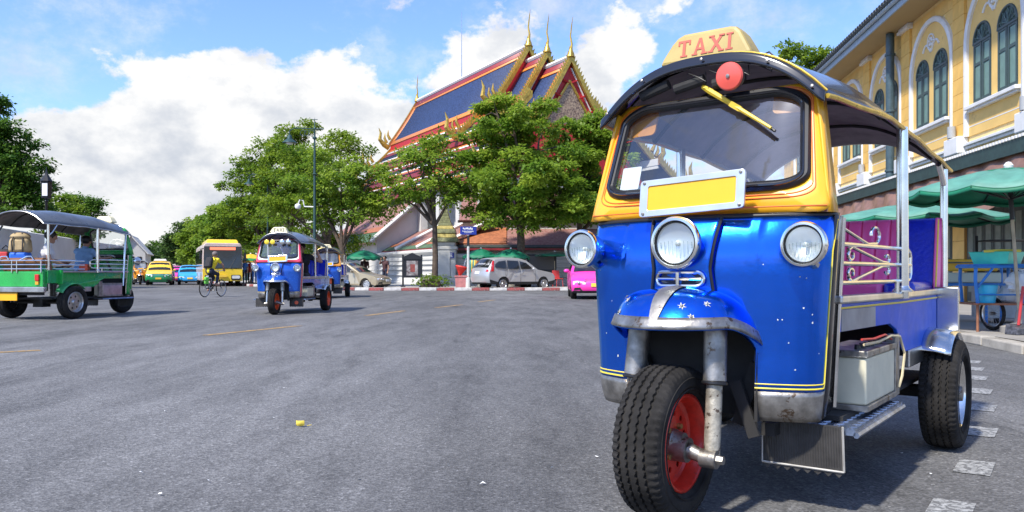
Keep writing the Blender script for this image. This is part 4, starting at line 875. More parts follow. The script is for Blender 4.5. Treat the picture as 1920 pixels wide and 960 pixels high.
# --- white banded precinct wall, in two runs that meet at the corner pillar
def banded_wall(nm, label, p0, p1, h, cat='wall'):
    p0, p1 = Vector(p0), Vector(p1); d = (p1 - p0); L = d.length; d.normalize(); n_ = Vector((d.y, -d.x, 0));
    if n_.y > 0: n_ = -n_
    r = thing(nm, label, cat, tuple(p0)); prof = [(0, 0), (.28, 0), (.28, .28), (.18, .34), (.18, .42), (.12, .5), (.0, .52), (.0, .72 * h), (.06, .74 * h), (.06, .80 * h), (.02, .81 * h), (.02, .86 * h), (.14, .90 * h), (.20, .94 * h), (.20, h), (-.1, h + .06), (-.3, h), (-.3, 0)]
    b = MB(); m = len(prof); vs = [n_ * a + d * t + Vector((0, 0, z)) for t in (0, L) for a, z in prof]; b.add(vs, [tuple(range(m)), tuple(range(2 * m - 1, m - 1, -1))] + [(i, (i + 1) % m, m + (i + 1) % m, m + i) for i in range(m)]); b.build('wall_run', t_white, r, smooth=False)
    for z in (.30, .46, .60): q = MB(); vs = [n_ * a + d * t + Vector((0, 0, zz)) for t in (0, L) for a, zz in ((-.1, z * h), (.07, z * h), (.10, z * h + .05), (.07, z * h + .10), (-.1, z * h + .10))]; q.add(vs, [(0, 1, 2, 3, 4), (9, 8, 7, 6, 5)] + [(i, (i + 1) % 5, 5 + (i + 1) % 5, 5 + i) for i in range(5)]); q.build('moulding', t_white, r, smooth=False)
    return r
PC = Vector((gx(835, 48.5), 48.5, 0))
banded_wall('precinct_wall', 'white moulded precinct wall receding behind the gold sedan and notice board', PC + Vector((-.5, .9, 0)), PC + Vector((-.46, .888, 0)) * 42, 2.35)
banded_wall('precinct_wall', 'white moulded precinct wall running behind the silver car and green umbrellas', PC + Vector((.6, 0, 0)), PC + Vector((26, 3.2, 0)), 2.0)
pl_ = thing('wall_pillar', 'white corner pillar of the precinct wall crowned with a small tiered green spire', 'pillar', tuple(PC))
b = MB(); b.box((0, 0, .2), (1.9, 1.9, .4)); b.box((0, 0, .5), (1.7, 1.7, .2)); b.box((0, 0, 1.45), (1.35, 1.35, 1.7)); b.box((0, -.05, 1.45), (.7, 1.4, 1.55)); b.box((0, 0, 2.4), (1.5, 1.5, .2)); b.box((0, 0, 2.62), (1.25, 1.25, .25)); b.build('shaft', t_white, pl_, smooth=False, bevel=.03)
zz = 2.75; wd = 1.72; sp = [M('spire_green', (.16, .17, .08), .5, var=.4, vs=10, bump=.5, bs=12), M('spire_gold', (.42, .34, .10), .5, var=.3, vs=10)]
for k in range(9):
    hh = .26 if k < 3 else .2
    MB().box((0, 0, zz + hh / 2), (wd, wd, hh * .96), taper=.90).build('spire_tier', sp[k % 2 if k < 4 else 0], pl_, smooth=False, bevel=.02); zz += hh; wd *= (.97 if k == 1 else .80)
MB().lathe([(.12, 0), (.09, .3), (.05, .6), (.0, 1.0)], (0, 0, zz), (0, 0, 1), 10).build('spire_tip', sp[0], pl_)
MB().prism(rrect(-.28, -.17, .28, .17, .01, 1), -.72, -.74, lambda p, q, d: (p + .30, d, 1.95 + q)).build('name_plaque', M('sign_blue', (.012, .03, .25), .4), pl_, smooth=False)
b = MB(); [b.box((.30 - w_ / 2 + (k + .5) * .05, -.744, 1.95 + z), (rnd.uniform(.02, .042), .004, .05)) for z, w_ in ((.08, .44), (-.01, .36), (-.09, .42)) for k in range(int(w_ / .05))]; b.build('plaque_lettering', white_paint, pl_, smooth=False)
# --- low gallery with old red tiles behind the wall on the right
ga = thing('gallery_building', 'low gallery with weathered red tiled roof behind the green umbrellas', 'building', (PC.x + 1.5, 49.8, 0))
b = MB(); b.span((0, .1, 0), (27, 4.5, 2.75)); b.build('wall', t_white, ga, smooth=False)
def rp_(nm, mat, x0, x1, y0, z0, y1, z1, th=.1): MB().grid(lambda u, v: Vector((lerp(x0, x1, u), lerp(y0, y1, v), lerp(z0, z1, v))), 1, 4).build(nm, mat, ga, solid=th, smooth=False)
rp_('roof_tiles', tile_pink, -.8, 27.5, -.9, 2.45, 1.3, 3.75); rp_('roof_border', tile_or, -.8, 2.2, -.6, 2.72, 1.2, 3.79, .05); rp_('eave_border', M('dark_green_tile', (.03, .04, .03), .6, var=.3), -.85, 27.6, -.98, 2.46, -.72, 2.62, .06)
MB().span((-.85, -.95, 2.28), (27.5, -.85, 2.44)).build('eave_board', roof_red, ga, smooth=False)
MB().span((-.6, 1.2, 3.7), (27.4, 1.5, 4.1)).build('upper_wall', t_white, ga, smooth=False); MB().span((-.9, 1.0, 4.1), (27.5, 1.2, 4.25)).build('upper_eave', dark, ga, smooth=False)
rp_('upper_roof', tile_pink, -.8, 27.4, .9, 4.25, 4.2, 6.2)
# --- gabled side halls between pillar and tree
def hall(nm, label, px, Y, w, h0, h1, ln, rot, trim):
    r = thing(nm, label, 'building', (gx(px, Y), Y, 0), rot)
    b = MB(); b.prism([(-w / 2, 0), (w / 2, 0), (w / 2, h0), (0, h1), (-w / 2, h0)], 0, ln, lambda p, q, d: (p, d, q)); b.build('wall', t_white, r, smooth=False)
    for sg in (-1, 1):
        e = .7; dz = (h1 - h0) / (w / 2)
        def F(u, v): return Vector((sg * lerp(0, w / 2 + e, v), lerp(-.6, ln + .5, u), h1 + .12 - dz * lerp(0, w / 2 + e, v)))
        MB().grid(F, 1, 5).build('roof_tiles', tile_pink, r, solid=.1, smooth=False)
        MB().grid(lambda u, v: F(u, lerp(.80, .99, v)) + Vector((0, 0, .03)), 1, 1).build('roof_border', tile_green, r, solid=.05, smooth=False)
        MB().grid(lambda u, v: F(u, lerp(.70, .80, v)) + Vector((0, 0, .03)), 1, 1).build('roof_border', tile_or, r, solid=.05, smooth=False)
        MB().tube([F(0, v / 6) + Vector((0, -.05, .1)) for v in range(7)], .17, 6).build('bargeboard', trim, r)
    return r
hall('side_hall', 'white gabled side hall with red tiled roof seen between two tree trunks', 805, 62, 8.4, 3.6, 7.2, 14, R(27), t_white)
hall('side_hall', 'low red tiled hall with white hips behind the precinct wall and gold sedan', 742, 72, 11, 2.9, 5.6, 12, R(24), t_white)
lw = thing('lean_to', 'long red tiled lean-to roof with green border just behind the precinct wall', 'building', (gx(822, 49.5), 49.5, 0), R(-62.6))
MB().span((-14, .8, 0), (-.2, 3.6, 2.6)).build('wall', t_white, lw, smooth=False)
for nm, mm, v0, v1, off in (('roof_tiles', tile_pink, 0, 1, 0), ('roof_border', tile_green, 0, .16, .04), ('roof_border', tile_or, .17, .30, .04)):
    MB().grid(lambda u, v: Vector((lerp(-14.3, .6 , u), lerp(.3, 3.4, lerp(v0, v1, v)), lerp(2.5, 4.2, lerp(v0, v1, v)) + off)), 1, 3).build(nm, mm, lw, solid=.08, smooth=False)
for k in range(4): x = -13 + 4.3 * k; MB().tube([(x, .2, 2.6), (x + .9, 3.4, 4.35)], .14, 6).build('roof_hip', band_wh, lw)
MB().span((-14.3, .25, 2.3), (.6, .33, 2.48)).build('eave_board', roof_red, lw, smooth=False)
# --- pavement with red and white kerb
pave = M('temple_pavement', (0.34, 0.33, 0.31), 0.85, var=0.12, vs=.6, bump=.2, bs=20)
kp = [(28, 41.5), (6, 40.8), (-6.5, 40.6), (-8.8, 41.3), (-11.3, 44.2), (-17.3, 53.0), (-33, 82), (-60, 135)]
b = MB(); b.add([(x, y + .12, .14) for x, y in kp] + [(-40, 140, .14), (45, 140, .14), (45, 42, .14)], [tuple(range(len(kp) + 3))]); struct(b.build('pavement', pave, smooth=False))
kr = thing('kerb_run', 'red and white painted kerb along the temple pavement', 'kerb', (0, 40.6, 0)); kr_m = M('kerb_red', (.28, .07, .065), .8, var=.3, vs=3, worn=((.3, .28, .26), .42, 5)); kw_m = M('kerb_white', (.52, .50, .47), .8, var=.25, vs=3, worn=((.25, .24, .23), .40, 5))
i = 0; meshes = {}
for (xa, ya), (xb, yb) in zip(kp[:6], kp[1:7]):
    L = math.hypot(xb - xa, yb - ya); n = max(1, round(L / .92))
    for k in range(n):
        c0 = Vector((lerp(xa, xb, (k + .5) / n), lerp(ya, yb, (k + .5) / n), 0)); mm = (kr_m, kw_m)[i % 2]; i += 1
        key = (mm.name, round(L / n, 2))
        if key not in meshes: o = MB().box((0, 0, .075), (L / n - .015, .22, .15)).build('kerbstone', mm, kr, smooth=False, bevel=.015); meshes[key] = o
        else: o = meshes[key].copy(); COL.objects.link(o)
        o.location = c0 - Vector((0, 40.6, 0)); o.rotation_euler = (0, 0, math.atan2(yb - ya, xb - xa))
# --- far white palace wall and gatehouse on the left
banded_wall('palace_wall', 'long white palace wall seen behind the green three-wheeler', Vector((-25.5, 34, 0)), Vector((-38, 82, 0)), 3.3)
gh = thing('gatehouse', 'small white gabled gatehouse at the end of the palace wall', 'building', (gx(246, 74), 74, 0), R(20))
b = MB(); b.prism([(-1.2, 0), (1.2, 0), (1.2, 2.9), (0, 4.3), (-1.2, 2.9)], 0, 6, lambda p, q, d: (p, d, q)); b.build('wall', t_white, gh, smooth=False)
for sg in (-1, 1): MB().grid(lambda u, v: Vector((sg * lerp(0, 1.5, v), lerp(-.3, 6.2, u), 4.4 - 1.17 * lerp(0, 1.5, v))), 1, 1).build('roof', M('pale_roof', (.6, .58, .53), .7, var=.1), gh, solid=.1, smooth=False)
for x in (-.6, .1, .7): MB().span((x - .18, -.04, 1.9), (x + .18, .02, 2.4)).build('window', dark, gh, smooth=False)
# ------------------------------------------------------------------ trees
bark = M('bark', (0.085, 0.06, 0.042), 0.9, var=0.35, vs=6, bump=.8, bs=22)
lf_mid = leafmat('leaf_mid', (0.09, 0.185, 0.017), (0.32, 0.42, 0.036))
lf_bright = leafmat('leaf_bright', (0.105, 0.22, 0.02), (0.37, 0.48, 0.05))
lf_dark = leafmat('leaf_dark', (0.045, 0.13, 0.018), (0.17, 0.29, 0.035))
lf_far = leafmat('leaf_far', (0.05, 0.105, 0.025), (0.13, 0.20, 0.045))
def leaves(name, ells, n, size, mat, parent, seed, clump=.55, per=26, droop=0.0, flat=.6):
    """crown: leaf blades in sprays scattered through uneven lobes (cx,cy,cz,rx,ry,rz)"""
    g = np.random.default_rng(seed); vol = np.array([e[3] * e[4] * e[5] for e in ells]) ** .72; vol /= vol.sum(); n = int(n * 1.5); size = size * .74
    # lobes -> boughs -> sprays -> leaves
    rm = np.mean([(e[3] * e[4] * e[5]) ** (1 / 3) for e in ells]); rb = max(.30 * rm, .45); nb = int(len(ells) * 15); per = 14; spb = max(5, int(n / per / nb))
    wb = g.choice(len(ells), nb, p=vol); E = np.array(ells)[wb]; d = g.normal(size=(nb, 3)); d[:, 2] += .15; d /= np.linalg.norm(d, axis=1)[:, None]
    Bc_ = E[:, :3] + d * E[:, 3:] * (g.uniform(.25, 1.06, nb) ** .5)[:, None]; br = rb * g.uniform(.55, 1.35, nb); bt_ = np.clip(g.beta(1.5, 1.9, nb), 0, 1)
    si = np.repeat(np.arange(nb), spb); ns = len(si); sd_ = g.normal(size=(ns, 3)); sd_[:, 2] = sd_[:, 2] * .8 + .25; sd_ /= np.linalg.norm(sd_, axis=1)[:, None]
    SC = Bc_[si] + sd_ * np.array([1.15, 1.15, .62]) * (br[si] * g.uniform(.45, 1.0, ns) ** .5)[:, None]; st = np.clip(bt_[si] * .75 + g.uniform(-.12, .25, ns), 0, 1)
    ci = np.repeat(np.arange(ns), per); N = len(ci); tint = st
    P = SC[ci] + g.normal(size=(N, 3)) * np.array([1, 1, .55]) * (clump * .21)
    ax = g.normal(size=(N, 3)) * .7 + sd_[ci] * .9; ax[:, 2] = ax[:, 2] * .6 - .22; ax /= np.linalg.norm(ax, axis=1)[:, None]
    up = g.normal(size=(N, 3)) * .42 + sd_[ci] * .35 + np.array([0, 0, .9]); sd = np.cross(ax, up); sd /= np.linalg.norm(sd, axis=1)[:, None]; nr = np.cross(sd, ax)
    L = size * g.uniform(.65, 1.35, N)[:, None]; Wd = L * g.uniform(.24, .36, N)[:, None]
    V = np.stack([P, P + ax * L * .45 + sd * Wd + nr * L * .05, P + ax * L - nr * L * .10, P + ax * L * .45 - sd * Wd + nr * L * .05], 1).reshape(-1, 3)
    me = bpy.data.meshes.new(name); me.vertices.add(N * 4); me.vertices.foreach_set('co', V.astype(np.float32).ravel())
    me.loops.add(N * 4); me.loops.foreach_set('vertex_index', np.arange(N * 4, dtype=np.int32)); me.polygons.add(N)
    me.polygons.foreach_set('loop_start', np.arange(0, N * 4, 4, dtype=np.int32)); me.polygons.foreach_set('loop_total', np.full(N, 4, dtype=np.int32))
    a = me.attributes.new('tint', 'FLOAT', 'POINT'); a.data.foreach_set('value', np.repeat(np.clip(tint[ci] + g.normal(size=N) * .10, 0, 1), 4).astype(np.float32))
    me.update(); me.validate(); return obj(name, me, mat, parent, smooth=False)
def tree(name, label, base, ells, n, size, mat, seed, trunk=.22, fork=.38, group='street trees', clump=.6, lean=(0, 0), trunks=1, per=26, flat=.6):
    """base (x,y); ells relative to the base"""
    r = thing(name, label, 'tree', (base[0], base[1], 0), 0, group); g = random.Random(seed)
    zt = max(e[2] for e in ells); b = MB(); hf = fork * zt
    for k in range(trunks):
        a = g.uniform(0, 6.28); sp = .35 * trunk if trunks > 1 else 0
        x0, y0 = sp * 3 * math.cos(a + k * 3.1), sp * math.sin(a + k * 3.1)
        top = Vector((lean[0] + x0 * 3, lean[1] + y0 * 2, hf)); pts = [Vector((x0, y0, -.05)), Vector((x0 * 1.1 + lean[0] * .15, y0, hf * .12)), Vector((x0 * 1.6 + lean[0] * .45 + g.uniform(-.1, .1), y0 + g.uniform(-.1, .1), hf * .5)), top]
        b.tube(pts, [trunk * 1.45, trunk * 1.08, trunk * .92, trunk * .8], 10)
        for j, e in enumerate(ells):
            if trunks > 1 and j % trunks != k: continue
            c = Vector(e[:3]); m1 = top.lerp(c, .5) + Vector((g.uniform(-.4, .4), g.uniform(-.4, .4), g.uniform(-.1, .35)))
            b.tube([top - Vector((0, 0, .12)), m1, c, c + Vector((g.uniform(-.5, .5), g.uniform(-.5, .5), e[5] * .55))], [trunk * .62, trunk * .42, trunk * .2, trunk * .05], 7)
            for q in range(4):
                s = m1.lerp(c, g.uniform(.1, .9)); dv = Vector((g.uniform(-1, 1) * e[3], g.uniform(-1, 1) * e[4], g.uniform(-.1, .7) * e[5])) * .75
                b.tube([s, s + dv * .5 + Vector((0, 0, .15)), s + dv], [trunk * .24, trunk * .14, trunk * .03], 5)
    b.build('trunk', bark, r); leaves('crown', ells, n, size, mat, r, seed, clump, per, flat=flat); return r
def E_(px, py, Y, rpx, rpy, base, dY=0.0, ry=None):
    """lobe from its direction and angular size at depth Y+dY, relative to the tree base"""
    p = at(px, py, Y + dY); k = (Y + dY) / FPX; return (p.x - base[0], Y + dY - base[1], p.z, rpx * k, ry or rpx * k * .9, rpy * k)
def T(px, Y): return (gx(px, Y), Y)
# pavement trees in front of the temple
Bc = T(657, 45); tree('street_tree', 'forked dark-trunked tree with loose bright crown above the gold sedan', Bc, [E_(640, 350, 45, 62, 48, Bc), E_(590, 330, 45, 50, 45, Bc, 1), E_(690, 345, 45, 50, 42, Bc, -.5), E_(655, 395, 45, 70, 30, Bc), E_(610, 385, 45, 48, 40, Bc, .5), E_(705, 385, 45, 40, 26, Bc)], 9500, .27, lf_bright, 11, .17, .36, clump=.75, trunks=2)
Bc = T(815, 44); tree('street_tree', 'slender straight tree with airy crown beside the notice board', Bc, [E_(795, 300, 44, 55, 38, Bc), E_(770, 330, 44, 45, 40, Bc, .6), E_(835, 320, 44, 40, 38, Bc, -.4), E_(805, 350, 44, 70, 26, Bc), E_(760, 375, 44, 36, 24, Bc), E_(850, 368, 44, 36, 24, Bc), E_(810, 270, 44, 35, 22, Bc)], 4600, .27, lf_bright, 12, .17, .45, clump=.8, flat=.5)
Bc = T(976, 44.5); tree('street_tree', 'largest leafy tree with dense layered crown above the silver car', Bc, [E_(960, 225, 44.5, 75, 45, Bc), E_(1010, 265, 44.5, 90, 50, Bc), E_(925, 290, 44.5, 62, 50, Bc, 1), E_(985, 335, 44.5, 100, 50, Bc, -1), E_(905, 360, 44.5, 62, 44, Bc), E_(1045, 375, 44.5, 80, 46, Bc, -.6), E_(970, 395, 44.5, 90, 34, Bc), E_(930, 205, 44.5, 36, 24, Bc)], 32000, .27, lf_bright, 13, .26, .36, clump=.7, flat=.45)
Bc = T(1085, 47); tree('street_tree', 'dense green tree partly hidden by the lamp of the big blue three-wheeler', Bc, [E_(1090, 265, 47, 58, 42, Bc), E_(1120, 300, 47, 60, 46, Bc), E_(1075, 330, 47, 60, 46, Bc), E_(1120, 380, 47, 70, 46, Bc), E_(1130, 240, 47, 30, 22, Bc)], 22000, .27, lf_bright, 14, .24, .34, clump=.7, flat=.45)
# the long row along the street to the left
row = [(615, 53, [(600, 300, 70, 50), (560, 330, 60, 55), (640, 285, 44, 34), (590, 380, 70, 45), (545, 400, 55, 40)], 13000, lf_mid, 'tall tree with sunlit crown just behind the green lamp post'),
       (545, 62, [(545, 275, 46, 36), (510, 300, 50, 44), (560, 330, 62, 50), (505, 355, 58, 45), (540, 400, 66, 46), (575, 252, 30, 20)], 15000, lf_mid, 'tallest tree of the street row, its top above the taxi sign'),
       (490, 72, [(480, 335, 48, 38), (455, 365, 44, 36), (500, 380, 55, 42), (462, 410, 58, 40), (490, 440, 60, 36), (470, 310, 26, 18)], 14000, lf_mid, 'rounded tree of the street row right behind the yellow bus'),
       (432, 84, [(425, 400, 42, 30), (440, 430, 48, 34), (405, 425, 36, 28), (420, 460, 50, 30)], 10000, lf_bright, 'lower bright tree of the street row above the bus roof'),
       (385, 98, [(385, 425, 34, 24), (365, 445, 32, 24), (398, 455, 40, 28), (372, 475, 38, 24)], 8000, lf_mid, 'tree of the street row to the upper left of the bus'),
       (345, 112, [(342, 440, 24, 20), (330, 462, 26, 22), (355, 470, 30, 24), (338, 487, 34, 18)], 6500, lf_far, 'small rounded tree at the far end of the street row')]
for q in row:
    c_ = q[0]; m_ = max(b_ + d for _, b_, _, d in q[2]); Y_ = q[1]; lo = 505
    if m_ < 480: q[2].extend([(c_ - 30, 462, 42 * 55 / Y_, 32), (c_ + 25, 458, 40 * 55 / Y_, 30)])
for i, (px, Y, ls, n, mm, lab) in enumerate(row):
    Bc = T(px, Y); tree('street_tree', lab, Bc, [E_(a, b_, Y, c, d, Bc, rnd.uniform(-1.5, 1.5)) for a, b_, c, d in ls], n, .27 + .05 * i, mm, 30 + i, .24, .3, clump=.9 + .08 * i, per=30)
# far wood closing the street, trees told apart by their tops
for i, (px, Y, ls, lab) in enumerate([(300, 135, [(300, 470, 24, 16), (288, 484, 24, 16), (312, 487, 24, 16)], 'dark far tree above the yellow and green taxi'), (272, 128, [(270, 476, 16, 14), (280, 490, 18, 14)], 'far tree right beside the white gatehouse'), (325, 150, [(322, 462, 22, 14), (335, 478, 24, 18), (318, 488, 22, 14)], 'far tree above the bright blue taxi')]):
    Bc = T(px, Y); tree('far_tree', lab, Bc, [E_(a, b_, Y, c, d, Bc) for a, b_, c, d in ls], 3600, .5, lf_far if i != 0 else lf_dark, 50 + i, .25, .3, group='far trees closing the street', clump=1.3, per=30)
# left-hand trees behind the green three-wheeler
Bc = T(-40, 44); tree('shade_tree', 'huge dark green tree at the edge above the green three-wheeler', Bc, [E_(-20, 225, 44, 46, 36, Bc), E_(10, 270, 44, 52, 42, Bc), E_(-50, 290, 44, 60, 60, Bc), E_(35, 315, 44, 46, 40, Bc), E_(5, 350, 44, 66, 44, Bc), E_(55, 350, 44, 38, 40, Bc), E_(45, 385, 44, 46, 30, Bc), E_(0, 200, 44, 22, 16, Bc), E_(60, 300, 44, 22, 16, Bc)], 19000, .27, lf_dark, 71, .4, .3, group='trees behind the green three-wheeler', clump=.7)
Bc = T(120, 58); tree('shade_tree', 'mid green tree behind the green three-wheeler roof beside the lantern post', Bc, [E_(115, 395, 58, 36, 24, Bc), E_(95, 420, 58, 36, 28, Bc), E_(135, 425, 58, 36, 26, Bc), E_(110, 450, 58, 50, 24, Bc)], 6500, .3, lf_mid, 72, .25, .3, group='trees behind the green three-wheeler', clump=.8)
Bc = T(160, 68); tree('shade_tree', 'rounded tree behind the driver of the green three-wheeler', Bc, [E_(152, 385, 68, 32, 20, Bc), E_(168, 405, 68, 28, 22, Bc), E_(140, 410, 68, 30, 22, Bc), E_(160, 435, 68, 40, 24, Bc)], 6000, .33, lf_dark, 73, .25, .3, group='trees behind the green three-wheeler', clump=.9)
# tree behind the yellow building
Bc = T(1500, 52); tree('garden_tree', 'tree top showing over the roof of the big blue three-wheeler', Bc, [E_(1478, 106, 52, 30, 16, Bc), E_(1530, 110, 52, 32, 18, Bc), E_(1505, 135, 52, 52, 22, Bc), E_(1540, 132, 52, 24, 20, Bc)], 2600, .3, lf_mid, 81, .3, .5, clump=.7)
# clipped hedge by the pillar
Bc = T(808, 42.6); r = thing('clipped_bush', 'low clipped green bush at the foot of the slender tree', 'bush', (Bc[0], Bc[1], .14)); leaves('foliage', [(0, 0, .28, .72, .4, .28), (-.35, 0, .25, .4, .35, .25), (.35, 0, .25, .4, .35, .25)], 2600, .10, lf_mid, r, 91, .12, 12)
MB().box((0, 0, .22), (1.1, .5, .40), taper=.8).build('branches', bark, r, smooth=False, bevel=.08)
# ------------------------------------------------------------------ traffic
KIND = {
 'sedan': dict(L=4.45, W=1.72, chain=[(.10, .22), (.02, .30), (0, .42), (.02, .56), (.08, .66), (.28, .74), (1.05, .90), (1.25, .94), (1.65, 1.20), (2.05, 1.41), (2.45, 1.47), (3.0, 1.455), (3.45, 1.31), (3.95, 1.03), (4.33, .99), (4.42, .86), (4.45, .55), (4.42, .32), (4.35, .22)], belt=.94, roof=1.47, ax=(.85, 3.42), r=.305,
   win=[[(1.55, .97), (2.02, 1.33), (2.42, 1.39), (2.42, .99)], [(2.50, .99), (2.50, 1.39), (2.95, 1.38), (3.35, 1.27), (3.62, 1.06), (3.5, 1.0)]], ws=((1.27, .955), (2.02, 1.395)), rw=((3.90, 1.06), (3.42, 1.325)), hl=(.50, .64, .24, .12)),
 'suv': dict(L=4.55, W=1.82, chain=[(.12, .30), (.02, .40), (0, .55), (.03, .74), (.12, .87), (.30, .94), (1.1, 1.06), (1.32, 1.10), (1.65, 1.36), (1.98, 1.58), (2.35, 1.67), (3.2, 1.69), (3.95, 1.63), (4.30, 1.32), (4.46, 1.10), (4.55, .85), (4.55, .6), (4.50, .42), (4.42, .34)], belt=1.08, roof=1.69, ax=(.92, 3.52), r=.35,
   win=[[(1.62, 1.13), (2.02, 1.46), (2.42, 1.55), (2.42, 1.14)], [(2.50, 1.14), (2.50, 1.56), (3.18, 1.58), (3.24, 1.14)], [(3.32, 1.15), (3.27, 1.575), (3.72, 1.52), (4.02, 1.36), (4.05, 1.22)]], ws=((1.34, 1.12), (1.96, 1.56)), rw=((4.43, 1.17), (4.02, 1.57)), hl=(.62, .80, .22, .13)),
 'mpv': dict(L=4.55, W=1.77, chain=[(.10, .25), (.02, .36), (0, .50), (.02, .70), (.10, .84), (.28, .92), (.95, 1.04), (1.12, 1.08), (1.42, 1.36), (1.78, 1.63), (2.1, 1.73), (3.6, 1.75), (4.2, 1.66), (4.42, 1.15), (4.53, .85), (4.55, .6), (4.53, .4), (4.45, .28)], belt=1.06, roof=1.75, ax=(.85, 3.5), r=.32,
   win=[[(1.48, 1.13), (1.85, 1.52), (2.3, 1.60), (2.3, 1.13)], [(2.38, 1.13), (2.38, 1.60), (3.2, 1.61), (3.2, 1.13)], [(3.28, 1.13), (3.28, 1.61), (4.05, 1.55), (4.2, 1.2)]], ws=((1.14, 1.10), (1.77, 1.62)), rw=((4.40, 1.2), (4.22, 1.6)), hl=(.60, .82, .26, .15))}
amber = M('amber_lens', (.8, .35, .03), .25); red_lens = M('red_lens', (.55, .01, .012), .2, coat=.5); clear_l = M('clear_lamp', (.75, .77, .78), .12, .3, coat=.5)
alloy = M('alloy', (.62, .62, .62), .3, .9); plate_y = M('plate_yellow', (.85, .55, .05), .5, var=.05); plate_w = M('plate_white', (.8, .8, .78), .5)
def car(name, label, loc, psi, kind, paint, low=None, split=.7, roof_sign=None, plate=plate_y, group=None, plate_txt=True, cat='car'):
    K = KIND[kind]; L, Wd = K['L'], K['W']; r = thing(name, label, cat, (loc[0], loc[1], 0), -psi, group); belt, rz = K['belt'], K['roof']
    def hwz(z): return Wd / 2 * (1 - .05 * max(0, (.62 - z) / .4) ** 2 - .015 * max(0, (z - .75) / .3)) if z < belt else Wd / 2 * (.985 - .235 * ((z - belt) / (rz - belt)) ** 1.15)
    def warp(x, y, z):
        h = hwz(z); k = min(1, abs(x) / (h + 1e-6))
        f = max(0, 1 - y / .9); g_ = max(0, 1 - (L - y) / .8)
        cr = .035 * (1 - k * k) if z > belt - .05 else 0
        return Vector((x, y + .24 * k ** 3.5 * f - .16 * k ** 3.5 * g_ - L / 2, z + cr * min(1, (z - belt + .05) / .2) - .03 * k ** 4 * (1 if .3 < z else 0)))
    ch = K['chain']; bot = []
    z0 = ch[-1][1]; ra = K['r'] + .055
    for a in reversed(K['ax']):
        zc = K['r']; t0 = math.asin(max(-1, min(1, (z0 - zc) / ra)))
        bot += [(a + ra * math.cos(lerp(t0, math.pi - t0, k / 10)), zc + ra * math.sin(lerp(t0, math.pi - t0, k / 10))) for k in range(11)]
    loop = ch + bot; cyx = sum(p[0] for p in loop) / len(loop)
    cen = (L / 2, .7)
    def ins(p, d): v = Vector((p[0] - cen[0], p[1] - cen[1])); l = v.length; v *= max(0, (l - d) / l); return (cen[0] + v.x, cen[1] + v.y)
    rows = [(-1.0, .045), (-.985, .012), (-.93, 0), (-.7, 0), (-.35, 0), (0, 0), (.35, 0), (.7, 0), (.93, 0), (.985, .012), (1.0, .045)]
    b = MB(); n = len(loop); vs = []
    for fx, d in rows:
        for p in loop:
            q = ins(p, d) if d else p; vs.append(warp(fx * hwz(q[1]), q[0], q[1]))
    fs = [(i * n + k, i * n + (k + 1) % n, (i + 1) * n + (k + 1) % n, (i + 1) * n + k) for i in range(len(rows) - 1) for k in range(n)]
    b.add(vs, fs)
    for sg in (-1, 1):
        q = fill_loops([[ins(p, .045) for p in loop]], lambda p, z, d: warp(sg * hwz(z), p, z)); b.add(q.v, q.f)
    body = b.build('body', [paint, low or paint, dark], r, ang=40)
    for pl in body.data.polygons:
        c = pl.center
        if abs(pl.normal.x) > .93: pl.use_smooth = False
        if c.z < .30 or (kind == 'suv' and c.z < .46): pl.material_index = 2
        elif low and c.z < split: pl.material_index = 1
    for wv in K['win']:
        for sg in (-1, 1):
            q = fill_loops([wv], lambda p, z, d: warp(sg * (hwz(z) + .006), p, z)); q.build('side_window', car_glass, r, smooth=False)
    for nm, (pa, pb) in (('windscreen', K['ws']), ('rear_window', K['rw'])):
        nrm = Vector((0, -(pb[1] - pa[1]), (pb[0] - pa[0]))).normalized(); nrm = nrm if nrm.z > 0 else -nrm
        MB().grid(lambda u, v: warp((2 * u - 1) * hwz(lerp(pa[1], pb[1], v)) * .87, lerp(pa[0], pb[0], v), lerp(pa[1], pb[1], v)) + nrm * .012, 8, 5).build(nm, car_glass, r)
    for i, a in enumerate(K['ax']):
        for sg in (-1, 1): wheel(r, (sg * (Wd / 2 - .11), a - L / 2, K['r']), sg, K['r'], .20, alloy, False, 'wheel', .05)
    def yf(z): return interp(z, [(p[1], p[0]) for p in ch[:7]])
    def yr(z): return interp(z, sorted([(p[1], p[0]) for p in ch[-6:]]))
    def face(nm, mat, poly, front=True, off=.012, par=r):
        return MB().prism(poly, off, -.02, lambda p, q, d: warp(p, yf(q) - d, q) if front else warp(p, yr(q) + d, q)).build(nm, mat, par, smooth=False)
    a0, a1, hw_, hh = K['hl']
    for sg in (-1, 1):
        x1 = Wd / 2 * .93; h = face('headlight', clear_l, [(sg * (x1 - .42), a0 + .02), (sg * x1, a0 + .03), (sg * x1, a1), (sg * (x1 - .15), a1 + .01), (sg * (x1 - .42), a1 - .06)]); MB().ball(warp(sg * (x1 - .2), yf((a0 + a1) / 2) - .015, (a0 + a1) / 2), .055, 10, 6).build('lamp_bulb', chrome, h)
        face('fog_lamp', dark, [(sg * (x1 - .25), .34), (sg * (x1 - .03), .34), (sg * (x1 - .05), .42), (sg * (x1 - .25), .42)])
        if kind == 'suv':
            face('tail_light', red_lens, [(sg * (x1 - .16), .98), (sg * x1, .98), (sg * (x1 - .0), 1.08), (sg * (x1 - .12), 1.09)], False)
            MB().prism([(4.18, 1.02), (4.42, 1.0), (4.40, 1.14), (4.13, 1.55), (4.04, 1.55), (4.15, 1.25)], .012, -.02, lambda p, q, d: warp(sg * (hwz(q) + d), p, q)).build('tail_light', red_lens, r, smooth=False)
        else: face('tail_light', red_lens, [(sg * (x1 - .28), .78), (sg * x1, .78), (sg * x1, .93), (sg * (x1 - .28), .93)], False)
